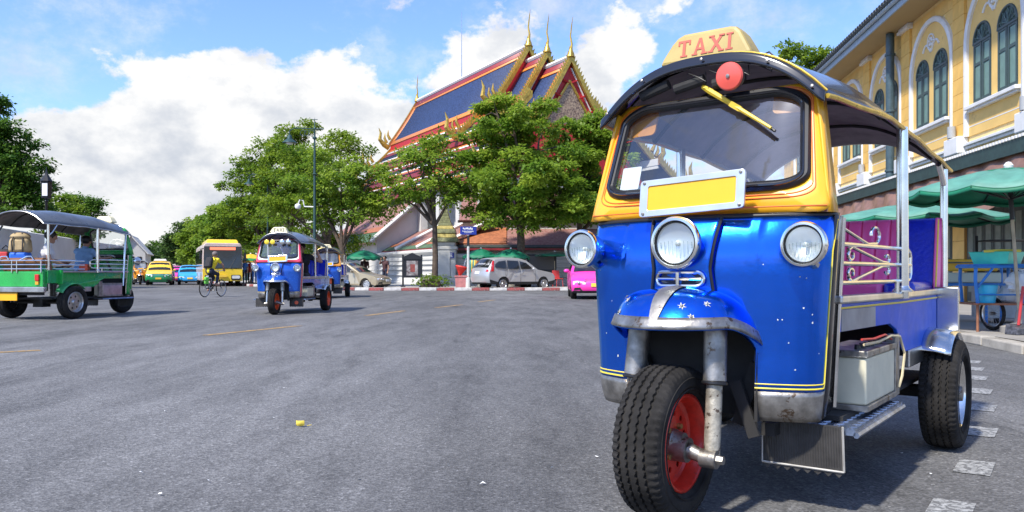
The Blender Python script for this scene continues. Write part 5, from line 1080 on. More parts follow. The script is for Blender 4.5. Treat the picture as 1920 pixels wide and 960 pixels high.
        m_ = warp(sg * (hwz(belt) + .12), K['ws'][0][0] + .38, belt + .07); b = MB(); b.ball(m_, .1, 10, 7, (1.05, .55, .7)); b.tube([m_, m_ + Vector((-sg * .15, .0, -.05))], .025, 6); b.build('wing_mirror', low if low and split > 1 else paint, r)
        for yy in (2.46, 3.28): MB().box(warp(sg * (hwz(.98) + .01), min(yy + .25, 3.25) - .4, .93), (.03, .18, .03)).build('door_handle', chrome if kind == 'suv' else paint, r, smooth=False, bevel=.008)
    for sg in (-1, 1):                                       # door shut lines
        for yy in (1.50, 2.46, 3.36): MB().tube([warp(sg * (hwz(z) + .001), yy + (.25 * max(0, .62 - z) if yy > 3 else 0), z) for z in (.36, .55, .75, belt)], .006, 4).build('door_gap', dark, r)
    face('grille', dark, [(-.42, .60 if kind != 'suv' else .68), (.42, .60 if kind != 'suv' else .68), (.38, .70 if kind == 'sedan' else .82), (-.38, .70 if kind == 'sedan' else .82)]); gz = .65 if kind == 'sedan' else .75
    for k in (-1, 0, 1): face('grille_bar', chrome, [(-.38, gz + .04 * k), (.38, gz + .04 * k), (.38, gz + .04 * k + .012), (-.38, gz + .04 * k + .012)], off=.018)
    face('air_intake', dark, [(-.55, .30), (.55, .30), (.6, .40), (-.6, .40)])
    pp = face('front_plate', plate, [(-.19, .44), (.19, .44), (.19, .56), (-.19, .56)], off=.024)
    face('rear_plate', plate, [(-.19, .86), (.19, .86), (.19, .98), (-.19, .98)] if kind == 'suv' else [(-.19, .62), (.19, .62), (.19, .74), (-.19, .74)], False, .02)
    for sg in (-1, 1): MB().prism([(1.35, .30), (3.1, .30), (3.1, .36), (1.35, .36)], .012, -.02, lambda p, q, d: warp(sg * (hwz(q) + d), p, q)).build('sill_trim', dark if kind == 'suv' else paint, r, smooth=False)
    if roof_sign:
        MB().box((0, (K['ws'][1][0] + .35) - L / 2, rz + .10), (.9, .22, .15), taper=.85).build('roof_sign', roof_sign, r, smooth=False, bevel=.02)
    return r
silver = M('silver_paint', (.50, .50, .50), .34, .5, coat=.5); champ = M('champagne_paint', (.44, .37, .25), .34, .5, coat=.5)
pinkp = M('taxi_pink', (.85, .04, .36), .3, coat=.6); yel = M('taxi_yellow', (.82, .52, .03), .3, var=.05, coat=.6); grn = M('taxi_green', (.01, .22, .07), .3, var=.05, coat=.6); cy = M('taxi_blue', (.03, .36, .72), .3, var=.05, coat=.6); beige = M('far_car_beige', (.5, .38, .3), .4, var=.05)
car('parked_suv', 'silver station car with red rear lamps parked at the kerb under the big tree', (gx(963, 42), 42.3), R(236), 'suv', silver, plate=plate_w)
car('parked_sedan', 'gold sedan at the kerb half hidden behind the second three-wheeler', (gx(654, 43), 43.3), R(286), 'sedan', champ, plate=plate_w)
car('pink_taxi', 'bright pink taxi coming from behind the big blue three-wheeler', (2.95, 29.3), R(2), 'sedan', pinkp, roof_sign=None, cat='taxi')
car('two_tone_taxi', 'yellow over green taxi facing the camera far down the street', (gx(284, 58), 59.5), R(-20), 'mpv', yel, grn, .80, roof_sign=M('sign_white', (.8, .8, .75), .5), cat='taxi')
car('blue_taxi', 'bright light blue taxi beside the yellow bus far down the street', (gx(341, 60), 61.5), R(-22), 'sedan', cy, cat='taxi')
car('far_pink_taxi', 'small pink taxi just behind the bright blue taxi', (gx(318, 68), 69.5), R(-22), 'sedan', pinkp, cat='taxi')
car('far_beige_car', 'pale beige car farthest back between the two-tone and blue taxis', (gx(304, 78), 79.5), R(-22), 'mpv', beige)
# --- other three-wheelers
blue2 = M('blue_paint_two', (0.012, 0.10, 0.50), 0.25, 0.35, var=0.06, coat=0.6); rose = M('rose_white', (0.72, 0.06, 0.12), 0.35, var=.1, coat=.4); orange_r = M('orange_wheel', (.78, .10, .02), .4, var=.1); green_p = M('green_paint', (0.015, 0.34, 0.06), 0.28, var=0.12, vs=3, coat=0.6, bump=.05, bs=4); vinyl_gr = M('grey_vinyl', (.075, .08, .085), .3, var=.25, vs=3, coat=.3)
brown_v = M('brown_vinyl', (.20, .085, .03), .4, var=.2); orange_p = M('orange_paint', (.75, .3, .03), .35, var=.08, coat=.4)
grp = 'three-wheeled taxis on the road'
mid_P, mid_psi = (-5.2, 17.5), R(1)
tuktuk('tuk_tuk', 'blue three-wheeled taxi with rose-framed windscreen and orange wheels driving towards the camera', mid_P, mid_psi, dict(low=blue2, up=rose, rim=orange_r, rim_rear=orange_r, stripe=stripe_y, stripe2=white_paint, seat1=blue_v, seat2=blue_v, roof=vinyl_gr, piping=steel, spots=True, flap_mark=orange_r, cowl=rose, wide=True), group=grp, rails=False)
tuktuk('tuk_tuk', 'blue and orange three-wheeled taxi partly hidden behind the rose-framed one', (gx(611, 28.5), 28.5), R(-8), dict(low=blue2, up=orange_p, rim=dark, fork=orange_r, stripe=stripe_y, stripe2=stripe_y, seat1=blue_v, seat2=blue_v, roof=vinyl_gr, piping=gold), group=grp, rails=False)
tuktuk('tuk_tuk', 'tiny orange three-wheeler next to the yellow and green taxi', (gx(263, 60), 60), R(-20), dict(low=orange_p, up=orange_p, rim=dark, stripe=stripe_y, stripe2=stripe_y, seat1=brown_v, seat2=brown_v, roof=vinyl_gr), group=grp, rails=False, sign=False)
gr_P, gr_psi, gr_sc = (-8.93, 18.3), R(193), 1.15
gt = tuktuk('tuk_tuk', 'green three-wheeled taxi with grey roof seen from behind, carrying people and bags', gr_P, gr_psi, dict(low=green_p, up=green_p, rim=steel, rim_rear=steel, stripe=green_p, stripe2=green_p, seat1=brown_v, seat2=M('green_vinyl', (.02, .2, .09), .35, var=.1), roof=vinyl_gr, piping=steel, box=steel, rearguard=M('green_guard', (.05, .35, .12), .3, coat=.4), cowl=green_p, front_post=True, low_seat=True, corner=green_p), sc=gr_sc, group=grp, tilt=.075, rails=True)
# back of the green one: tail panel, bumper, lamps, plate, basket rail
b = MB(); b.span((-.56, 2.46, .56), (.56, 2.56, .82)); b.build('tail_panel', green_p, gt, smooth=False, bevel=.015)
b = MB(); b.span((-.62, 2.54, .47), (.62, 2.61, .56)); b.build('bumper', steel, gt, smooth=False, bevel=.01)
for sg in (-1, 1): h = MB().span((sg * .42, 2.56, .66), (sg * .50, 2.59, .77)).build('tail_light', red_lens, gt, smooth=False, bevel=.01); MB().span((sg * .43, 2.56, .60), (sg * .49, 2.585, .65)).build('indicator', amber, h, smooth=False)
MB().span((-.06, 2.56, .33), (.30, 2.58, .46)).build('number_plate', plate_or, gt, smooth=False)
b = MB(); b.cyl((-.5, 2.46, .99), (.5, 2.46, .99), .06, .06, 14); b.build('roll_cushion', brown_v, gt)
b = MB()
for z in (.86, .93, 1.0): b.tube([(-.53, 1.6, z), (-.53, 2.57, z), (.53, 2.57, z), (.53, 1.6, z)], .011, 6)
for x in (-.53, -.05, .05, .53): b.tube([(x, 2.57, .80), (x, 2.57, 1.0)], .012, 6)
for x in (-.25, .25): b.tube([(x - .15, 2.57, 1.0), (x - .05, 2.52, 1.07), (x + .05, 2.52, 1.07), (x + .15, 2.57, 1.0)], .012, 6)
b.build('luggage_rail', chrome, gt)
def tkw(P, psi, sc, x, y, z): u = Vector((math.cos(psi), -math.sin(psi), 0)); d = Vector((math.sin(psi), math.cos(psi), 0)); return Vector((P[0], P[1], 0)) + (u * x + d * y) * sc + Vector((0, 0, z * sc))
# --- bus
bus_y = M('bus_yellow', (.80, .55, .02), .3, var=.05, coat=.5); bus_w = M('bus_side', (.62, .50, .45), .35, var=.1, coat=.4); led = M('led_red', (.5, .05, .02), .4, emit=((1, .22, .12), .9))
B = thing('city_bus', 'yellow fronted city bus with dark windscreen far down the street', 'bus', (gx(418, 53), 53.0, 0), R(24)); Wb, Lb = 2.5, 10.5
b = MB(); sec = [(-1.25, .35), (-1.25, 1.9), (-1.2, 2.7), (-1.08, 2.88), (1.08, 2.88), (1.2, 2.7), (1.25, 1.9), (1.25, .35)]
b.prism(sec, .12, Lb, lambda p, q, d: (p, d + (.10 * (abs(p) / 1.25) ** 4 if d < 1 else 0), q)); b.build('body', bus_w, B, smooth=False, bevel=.05)
MB().prism([(-1.24, .35), (1.24, .35), (1.25, 1.18), (-1.25, 1.18)], 0, .16, lambda p, q, d: (p, d + .09 * (abs(p) / 1.25) ** 4, q)).build('front_panel', bus_y, B, smooth=False, bevel=.03)
MB().prism([(-1.2, 1.2), (1.2, 1.2), (1.17, 2.66), (-1.17, 2.66)], .05, .16, lambda p, q, d: (p, d + .05 * (q - 1.2), q)).build('windscreen', car_glass, B, smooth=False, bevel=.03)
MB().prism([(-.8, 2.42), (.8, 2.42), (.8, 2.60), (-.8, 2.60)], .085, .10, lambda p, q, d: (p, d, q)).build('destination_sign', led, B, smooth=False)
MB().box((0, 3.2, 3.0), (2.1, 5.6, .28), taper=.9).build('roof_pod', bus_y, B, smooth=False, bevel=.06)
for sg in (-1, 1):
    for z, mm in ((.62, clear_l),): h = MB().prism(rrect(sg * .82 - .25, z - .1, sg * .82 + .25, z + .1, .06, 3), -.012, .05, lambda p, q, d: (p, d + .02, q)).build('headlight', mm, B, smooth=False); MB().prism(rrect(sg * .82 - .3, .58 - .16, sg * .82 + .3, .58 + .18, .06, 3), -.006, .05, lambda p, q, d: (p, d + .02, q)).build('lamp_panel', black, B, smooth=False)
    b = MB(); b.tube([(sg * 1.2, .15, 2.5), (sg * 1.38, -.1, 2.45), (sg * 1.38, -.12, 2.2)], .03, 6); b.box((sg * 1.38, -.12, 2.0), (.16, .1, .42)); b.build('wing_mirror', black, B, smooth=False)
    for y in (2.2, 7.8): wheel(B, (sg * 1.12, y, .48), sg, .48, .28, steel, False, 'wheel', .04)
    for k in range(6): MB().span((sg * 1.245, .9 + 1.55 * k, 1.35), (sg * 1.262, 2.3 + 1.55 * k, 2.45)).build('side_window', car_glass, B, smooth=False)
MB().prism([(-.25, .62), (.25, .62), (.25, .76), (-.25, .76)], -.015, .05, lambda p, q, d: (p, d, q)).build('front_plate', plate_y, B, smooth=False)
for x in (-.45, .45): MB().tube([(x, .035, 1.22), (x + .35, .06, 1.9)], .018, 5).build('wiper', black, B)
# ------------------------------------------------------------------ people
skin = M('skin', (.36, .19, .12), .55, var=.08); hair_m = M('hair_black', (.012, .010, .009), .5, var=.3); eye_m = M('eye_dark', (.02, .015, .012), .2); lip_m = M('lip', (.30, .10, .08), .5); shoe_m = M('shoe_dark', (.03, .025, .02), .5)
def person(name, label, loc, rz, J=None, shirt=None, pants=None, shoes=None, sleeves=.5, hair=True, group=None, sc=1.0, cap=None):
    """one continuous body grown over posed bones (facing local +y); materials follow the nearest bone"""
    D = dict(pel=(0, 0, .95), chest=(0, .01, 1.27), neck=(0, 0, 1.46), head=(0, .03, 1.61), sl=(-.18, 0, 1.41), sr=(.18, 0, 1.41), el=(-.24, -.02, 1.13), er=(.24, -.02, 1.13), wl=(-.25, .06, .88), wr=(.25, .06, .88), hl=(-.09, 0, .92), hr=(.09, 0, .92), kl=(-.10, .02, .50), kr=(.10, .02, .50), al=(-.11, -.02, .09), ar=(.11, -.02, .09))
    D.update(J or {}); V = {k: Vector(v) for k, v in D.items()}
    bones = []
    def bone(a, b_, ra, rb, mt): bones.append((Vector(a), Vector(b_), ra, rb, mt))
    SH, SK, PA, SHO = 0, 1, 2, 3
    bone(V['pel'], V['chest'], .135, .15, SH); bone(V['pel'] + Vector((-.05, 0, 0)), V['pel'] + Vector((.05, 0, 0)), .125, .125, PA); bone(V['chest'] + Vector((-.06, 0, .03)), V['chest'] + Vector((.06, 0, .03)), .135, .135, SH)
    bone(V['sl'], V['sr'], .075, .075, SH); bone(V['chest'], V['neck'], .12, .075, SH); bone(V['neck'], V['head'], .055, .06, SK)
    hd = (V['head'] - V['neck']).normalized(); fw = Vector((0, 1, 0)); h = V['head']
    bone(h + hd * .035, h + hd * .03 + fw * .02, .092, .088, SK); bone(h - hd * .05 + fw * .02, h - hd * .075 + fw * .05, .068, .045, SK); bone(h - hd * .005 + fw * .10, h - hd * .025 + fw * .115, .013, .017, SK)
    for sg in (-1, 1): bone(h + Vector((sg * .09, -.005, .01)), h + Vector((sg * .092, -.01, -.03)), .017, .013, SK)
    for s, sg in (('l', -1), ('r', 1)):
        S_, E1, W_ = V['s' + s], V['e' + s], V['w' + s]; m_ = S_.lerp(E1, sleeves)
        bone(S_, m_, .064, .056, SH); bone(m_, E1, .047, .043, SK if sleeves < .99 else SH); bone(E1, W_, .042, .029, SK if sleeves < 1.5 else SH)
        f = (W_ - E1).normalized(); sd = f.cross(Vector((0, 0, 1))); sd = sd.normalized() if sd.length > .1 else Vector((1, 0, 0)); dn = f.cross(sd).normalized(); pm_ = W_ + f * .075
        bone(W_, pm_, .030, .036, SK)
        for k in range(4): o_ = pm_ + sd * (.030 - .020 * k); l_ = (.062, .072, .068, .052)[k]; bone(o_, o_ + f * l_ * .55 - dn * .012, .0115, .011, SK); bone(o_ + f * l_ * .55 - dn * .012, o_ + f * l_ * .9 - dn * .035, .011, .010, SK)
        bone(W_ + f * .03 + sd * .03, W_ + f * .075 + sd * .055 - dn * .02, .013, .011, SK)
        H_, K_, A_ = V['h' + s], V['k' + s], V['a' + s]
        bone(H_, K_, .088, .066, PA); bone(K_, A_ + (K_ - A_) * .1, .062, .050, PA); bone(A_ + (K_ - A_) * .08, A_, .042, .040, SHO); bone(A_ + Vector((0, -.04, -.045)), A_ + Vector((0, .15, -.055)), .042, .036, SHO)
    b = MB()
    for a, c, ra, rb, _ in bones:
        d = (c - a); n = 9
        if d.length < 1e-4: d = Vector((0, 0, 1e-3))
        d.normalize(); pts = []; rr = []
        for k in range(4): q = R(90 * (1 - k / 4)); pts.append(a - d * ra * math.sin(q)); rr.append(max(.0015, ra * math.cos(q)))
        pts.append(a); rr.append(ra); pts.append(c); rr.append(rb)
        for k in range(1, 5): q = R(90 * k / 4); pts.append(c + d * rb * math.sin(q)); rr.append(max(.0015, rb * math.cos(q)))
        b.tube(pts, rr, n)
    me = bpy.data.meshes.new('tmp'); me.from_pydata(b.v, [], b.f); t = bpy.data.objects.new('tmp', me); COL.objects.link(t)
    bm = bmesh.new(); bm.from_mesh(me); bmesh.ops.recalc_face_normals(bm, faces=bm.faces); bm.to_mesh(me); bm.free()
    md = t.modifiers.new('r', 'REMESH'); md.mode = 'VOXEL'; md.voxel_size = .0125; md.use_smooth_shade = True; sm = t.modifiers.new('s', 'SMOOTH'); sm.iterations = 2; sm.factor = .5
    bm_ = bpy.data.meshes.new_from_object(t.evaluated_get(bpy.context.evaluated_depsgraph_get())); bpy.data.objects.remove(t)
    bm_.name = name; bm_.materials.clear()
    root = bpy.data.objects.new(name, bm_); COL.objects.link(root)
    for m in (shirt, skin, pants, shoes or shoe_m): bm_.materials.append(m)
    n = len(bm_.polygons); C = np.empty(n * 3, np.float32); bm_.polygons.foreach_get('center', C); C = C.reshape(-1, 3); best = np.full(n, 1e9); idx = np.zeros(n, np.int32)
    for a, c, ra, rb, mt in bones:
        a_, c_ = np.array(a), np.array(c); d = c_ - a_; tt = np.clip(((C - a_) @ d) / max(1e-9, d @ d), 0, 1); dist = np.linalg.norm(C - a_ - tt[:, None] * d, axis=1) - (ra + (rb - ra) * tt); u = dist < best; best[u] = dist[u]; idx[u] = mt
    bm_.polygons.foreach_set('material_index', idx); bm_.polygons.foreach_set('use_smooth', np.ones(n, bool))
    for sg in (-1, 1): MB().ball(h + Vector((sg * .035, .098, .018)), .013, 8, 6).build('eye', eye_m, root)
    MB().tube([h + Vector((-.025, .108, -.062)), h + Vector((0, .114, -.06)), h + Vector((.025, .108, -.062))], .006, 5).build('mouth', lip_m, root)
    if hair: MB().ball(h + hd * .052 - fw * .022, .108, 16, 10, (.98, 1.08, .92)).build('hair', cap or hair_m, root)
    root.location = loc; root.rotation_euler = (0, 0, rz); root.scale = (sc,) * 3
    return tag(root, label, 'person', group)
lb = M('shirt_light_blue', (.20, .34, .52), .8, var=.1, bump=.2, bs=30); wh = M('shirt_white', (.72, .70, .70), .8, var=.06, bump=.2, bs=30); bk = M('clothes_black', (.015, .015, .018), .8, var=.3, bump=.2, bs=30); nv = M('trousers_navy', (.018, .022, .045), .8, var=.2); ys = M('shirt_yellow', (.78, .60, .02), .75, var=.08, bump=.2, bs=30); mar = M('uniform_maroon', (.06, .022, .022), .8, var=.2); brs = M('trousers_brown', (.05, .035, .028), .8, var=.2); redc = M('shirt_red', (.55, .05, .05), .8); bluec = M('shirt_blue', (.05, .15, .4), .8)
def sit(hip, reach=None, lean=.0, **kw):
    x, y, z = 0, 0, 0; J = dict(pel=(0, 0, .02), chest=(0, .05 + lean, .33), neck=(0, .08 + lean, .52), head=(0, .12 + lean, .67), sl=(-.18, .06 + lean, .47), sr=(.18, .06 + lean, .47), hl=(-.09, .02, .0), hr=(.09, .02, .0), kl=(-.13, .42, .03), kr=(.13, .42, .03), al=(-.13, .46, -.38), ar=(.13, .46, -.38), el=(-.26, .10 + lean, .22), er=(.26, .10 + lean, .22), wl=(-.2, .34 + lean, .18), wr=(.2, .34 + lean, .18)); J.update(kw); return J
# driver and passenger of the green three-wheeler
p = tkw(gr_P, gr_psi, gr_sc, 0.03, 1.08, .70); person('person', 'driver in a light blue shirt holding the bars of the green three-wheeler', p + Vector((0, 0, .10)), -(gr_psi - math.pi), sit(None, lean=.08, el=(-.27, .30, .30), wl=(-.26, .56, .34), er=(.27, .30, .30), wr=(.26, .56, .34)), lb, nv, group='people riding in the green three-wheeler')
p = tkw(gr_P, gr_psi, gr_sc, -.04, 2.02, .74); person('person', 'passenger in a white shirt with short dark hair in the green three-wheeler', p + Vector((0, 0, .10)), -R(62), sit(None, lean=.03, wr=(.12, .40, .12)), wh, brs, group='people riding in the green three-wheeler')
# rider in black in the rose-framed three-wheeler, one hand up at the roof
p = tkw(mid_P, mid_psi, 1, .20, 1.55, .72); person('person', 'person in black clothes sitting in the rose-framed three-wheeler with one arm raised to its roof', p + Vector((0, 0, .10)), math.pi - mid_psi, sit(None, lean=.06, el=(-.44, .05, .36), wl=(-.34, .10, .66), er=(.28, .14, .22), wr=(.16, .36, .28)), bk, bk)
p = tkw(mid_P, mid_psi, 1, .0, 1.02, .70); person('person', 'driver in a dark red shirt behind the windscreen of the rose-framed three-wheeler', p + Vector((0, 0, .10)), math.pi - mid_psi, sit(None, lean=.02, el=(-.28, .28, .26), wl=(-.26, .46, .34), er=(.28, .28, .26), wr=(.26, .46, .34), head=(0, .12, .63)), mar, nv)
# wardens by the precinct wall
person('person', 'standing warden in dark uniform raising a hand to the face near the notice board', (gx(722, 44.4), 44.4, .14), R(150), dict(er=(.30, .12, 1.30), wr=(.14, .20, 1.52)), mar, nv, sleeves=.55, sc=.97)
person('person', 'standing warden in dark uniform under the green umbrella behind the gold sedan', (gx(684, 46), 46, .14), R(200), dict(wl=(-.12, .22, 1.02), wr=(.12, .22, 1.05)), mar, nv, sleeves=.55, sc=.97)
for k, (px, Y, sh, pa, lab) in enumerate([(459, 55.5, bluec, nv, 'waiting person in a blue shirt closest to the bus'), (469, 57, redc, brs, 'waiting person in a red shirt under the yellow umbrella'), (477, 56, wh, bluec, 'waiting person in a white shirt and blue trousers beside the rose-framed three-wheeler')]):
    person('person', lab, (gx(px, Y), Y, .14), R(170 + 20 * k), None, sh, pa, group='people waiting by the bus', sc=.96)
# --- cyclist
by, bx = 30.2, gx(399, 30.2); ba = R(14)
bk_ = thing('bicycle', 'black bicycle with green bag under the rider in yellow', 'bicycle', (bx, by, 0), -ba); spoke = M('spoke', (.3, .3, .3), .4, .8)
for y, nm in ((-.5, 'rear_wheel'), (.53, 'front_wheel')):
    w = bpy.data.objects.new(nm, None); COL.objects.link(w); w.parent = bk_; w.location = (0, y, .33)
    MB().lathe([(.30, -.016), (.315, -.022), (.33, 0), (.315, .022), (.30, .016)], (0, 0, 0), (1, 0, 0), 32, True).build('tyre', rubber, w); MB().lathe([(.295, -.01), (.285, 0), (.295, .01)], (0, 0, 0), (1, 0, 0), 32, True).build('rim', alloy, w)
    b = MB(); [b.tube([(0, .02 * math.cos(k), .02 * math.sin(k)), (0, .29 * math.cos(k * .3927), .29 * math.sin(k * .3927))], .002, 3) for k in range(16)]; b.cyl((-.04, 0, 0), (.04, 0, 0), .02, .02, 8); b.build('spokes', spoke, w)
b = MB(); S1, BB, HD, RA, FA = (0, -.20, .82), (0, -.05, .30), (0, .36, .86), (0, -.5, .33), (0, .53, .33)
for a, c in ((S1, BB), (BB, (0, .38, .72)), (S1, HD), (BB, RA), (S1, RA), (HD, (0, .40, .66)), ((0, .40, .66), FA)): b.tube([a, c], .018, 8)
b.build('frame', black, bk_); b = MB(); b.tube([HD, (0, .35, .98)], .014, 8); b.tube([(-.28, .30, 1.02), (-.12, .36, .99), (.12, .36, .99), (.28, .30, 1.02)], .013, 8); b.build('handlebar', steel, bk_)
MB().ball((0, -.22, .88), .13, 12, 8, (.6, 1, .3)).build('saddle', black, bk_); b = MB(); b.lathe([(.09, -.01), (.095, 0), (.09, .01)], BB, (1, 0, 0), 16, True)
for sg in (-1, 1): b.tube([(sg * .05, -.05, .30), (sg * .07, -.05 + sg * .12, .30 - sg * .10)], .010, 6); b.box((sg * .11, -.05 + sg * .12, .30 - sg * .10), (.09, .08, .02))
b.build('crankset', steel, bk_); MB().box((-.02, -.36, .62), (.09, .20, .26)).build('green_bag', M('lime', (.15, .55, .06), .6), bk_, bevel=.03)
rot = Matrix.Rotation(-ba, 3, 'Z')
person('person', 'cyclist in a yellow shirt and dark trousers riding away with a black backpack', (bx, by, 0), -ba, dict(pel=(0, -.18, .98), chest=(0, -.02, 1.26), neck=(0, .08, 1.44), head=(0, .14, 1.58), sl=(-.18, .05, 1.40), sr=(.18, .05, 1.40), el=(-.30, .20, 1.20), er=(.30, .20, 1.20), wl=(-.27, .29, 1.06), wr=(.27, .29, 1.06), hl=(-.09, -.17, .94), hr=(.09, -.17, .94), kl=(-.11, .20, .72), kr=(.11, .16, .86), al=(-.11, -.10, .30), ar=(.11, .08, .50)), ys, nv, M('sandal_skin', (.34, .18, .12), .6), cap=M('cap_grey', (.16, .13, .12), .7))
q = thing('backpack', 'black backpack worn by the cyclist in yellow', 'backpack', Vector((bx, by, 1.30)) + rot @ Vector((0, -.22, 0)), -ba)
MB().box((0, -.02, 0), (.30, .17, .42), rx=-.35, taper=.85).build('bag', bk, q, bevel=.05); MB().box((0, -.11, -.06), (.22, .06, .22), rx=-.35).build('pocket', bk, q, bevel=.025)
for sg in (-1, 1): MB().tube([(sg * .1, .03, .2), (sg * .12, .14, .22), (sg * .13, .2, .1)], .016, 5).build('strap', bk, q)
# --- luggage in the green three-wheeler
p = tkw(gr_P, gr_psi, gr_sc, .14, 2.30, .98); q = thing('backpack', 'tan canvas rucksack with blue lower pocket behind the green three-wheeler seat', 'backpack', p, R(10)); tan = M('tan_canvas', (.42, .31, .16), .8, var=.15, bump=.4, bs=20)
MB().box((0, 0, .10), (.36, .26, .20), taper=.95).build('lower_pocket', M('bag_blue', (.01, .12, .55), .6), q, bevel=.05); MB().box((0, 0, .33), (.40, .28, .30), taper=.88).build('main_bag', tan, q, bevel=.07); MB().ball((0, 0, .50), .17, 14, 8, (1.1, .85, .5)).build('top_flap', tan, q)
for sg in (-1, 1): MB().tube([(sg * .09, -.15, .2), (sg * .10, -.16, .4), (sg * .06, -.08, .57)], .014, 5).build('strap', M('strap_dark', (.03, .025, .02), .7), q)
p = tkw(gr_P, gr_psi, gr_sc, .44, 2.30, .98); q = thing('holdall_bag', 'small dark red and blue holdall beside the tan rucksack', 'bag', p, R(10)); MB().box((0, 0, .13), (.30, .24, .26), taper=.9).build('bag', bk, q, bevel=.06); MB().box((0, -.12, .13), (.16, .05, .14)).build('pocket', redc, q, bevel=.02); MB().tube([(-.08, 0, .25), (0, 0, .33), (.08, 0, .25)], .012, 5).build('handle', bk, q)
p = tkw(gr_P, gr_psi, gr_sc, -.40, 1.45, .83); q = thing('parcel', 'orange red parcel on the floor behind the driver of the green three-wheeler', 'parcel', p, R(20)); MB().box((0, 0, .07), (.16, .42, .14), taper=.9).build('wrapping', M('parcel_red', (.7, .09, .03), .5), q, bevel=.02); MB().box((0, 0, .07), (.165, .04, .145), taper=.9).build('band', black, q, smooth=False)
# ------------------------------------------------------------------ street furniture
um_g = M('umbrella_green', (.005, .15, .075), .6, var=.15, vs=2); um_l = M('umbrella_pale', (.09, .25, .19), .6, var=.12); wood_p = M('pole_wood', (.40, .33, .22), .6, var=.2); um_y = M('umbrella_yellow', (.75, .45, .03), .6)
def umbrella(name, label, loc, r, h, rise, mat, tilt=(0, 0), n=8, val=.14, pole=wood_p, group='market umbrellas', scallop=True, low=None, rim_mat=None, hz=0.0, square=False, border=.72):
    o = thing(name, label, 'umbrella', loc, 0, group); tx, ty = tilt
    def top(z): return Vector((tx * z, ty * z, z))
    A = top(h); m = n * 6
    def fn(u, v):
        a = 2 * math.pi * u; k = (u * n) % 1; rr = r * (1 - (0 if square else .05) * math.sin(math.pi * k)) * v
        if square: rr = r * v / max(abs(math.cos(a)), abs(math.sin(a)))
        z = -rise * v ** 1.5 - .05 * math.sin(math.pi * k) * v; return A + Vector((rr * math.cos(a + .2), rr * math.sin(a + .2), z + tx * 0))
    MB().grid(fn, m, 8, True).build('canopy', mat, o, ang=60, fixn=False, solid=.006)
    if rim_mat: MB().grid(lambda u, v: fn(u, lerp(border, 1.0, v)) + Vector((0, 0, .012)), m, 3, True).build('canopy_border', rim_mat, o, ang=60, solid=.004)
    if val: MB().grid(lambda u, v: fn(u, 1.0) + Vector((0, 0, -v * val * (.45 + .55 * abs(math.sin(math.pi * ((u * n * 2) % 1)))) if scallop else -v * val)), m, 2, True).build('valance', mat, o, solid=.006)
    for k in range(n):
        u = k / n; MB().tube([fn(u, v / 5) - Vector((0, 0, .015)) for v in range(6)], .011, 5).build('rib', black, o)
        MB().tube([fn(u, .55) - Vector((0, 0, .02)), top(h - rise * .9 - .12)], .008, 5).build('strut', black, o)
    MB().tube([top(hz), top(h * .5), top(h + .02)], .022, 8).build('pole', pole, o); MB().lathe([(.05, 0), (.06, .04), (.03, .08), (0, .09)], A, (0, 0, 1), 10).build('cap', trim_w, o); MB().cyl(top(h - rise - .35), top(h - .02), .03, .03, 8).build('hub', black, o)
    MB().lathe([(.0, 0), (.24, 0), (.24, .08), (.08, .14), (.05, .3), (0, .3)], top(hz), (0, 0, 1), 14).build('foot', conc, o)
    return o
umbrella('market_umbrella', 'large pale edged green umbrella with leaning pole over the food cart', (gx(1914, 10.6), 10.6, .12), 1.34, 2.18, .33, um_g, (-.075, 0), 12, .05, scallop=False, rim_mat=um_l, border=.03)
umbrella('market_umbrella', 'wide dark green umbrella behind the chrome posts of the big blue three-wheeler', (gx(1712, 13.2), 13.2, .12), 1.45, 1.93, .26, um_g, (.01, 0), 12, .05, scallop=False, rim_mat=um_l, border=.03)
umbrella('market_umbrella', 'green scalloped umbrella above the gold sedan', (gx(682, 45.5), 45.5, .14), 1.12, 2.05, .42, um_g)
umbrella('market_umbrella', 'green scalloped umbrella above the tail of the silver car', (gx(902, 44.5), 44.5, .14), 1.05, 2.10, .42, um_g)
umbrella('market_umbrella', 'green scalloped umbrella above the roof of the silver car', (gx(958, 44.2), 44.2, .14), 1.08, 2.08, .42, um_g)
umbrella('market_umbrella', 'flat square dark green parasol beside the pink taxi', (gx(1040, 45.5), 45.5, .14), .95, 1.95, .16, um_g, n=8, val=.05, scallop=False, square=True)
umbrella('market_umbrella', 'yellow and green umbrella over the waiting people beside the bus', (gx(470, 57), 57, .14), 1.15, 2.1, .5, um_y, rim_mat=M('umb_green2', (.03, .25, .08), .6), val=.10)
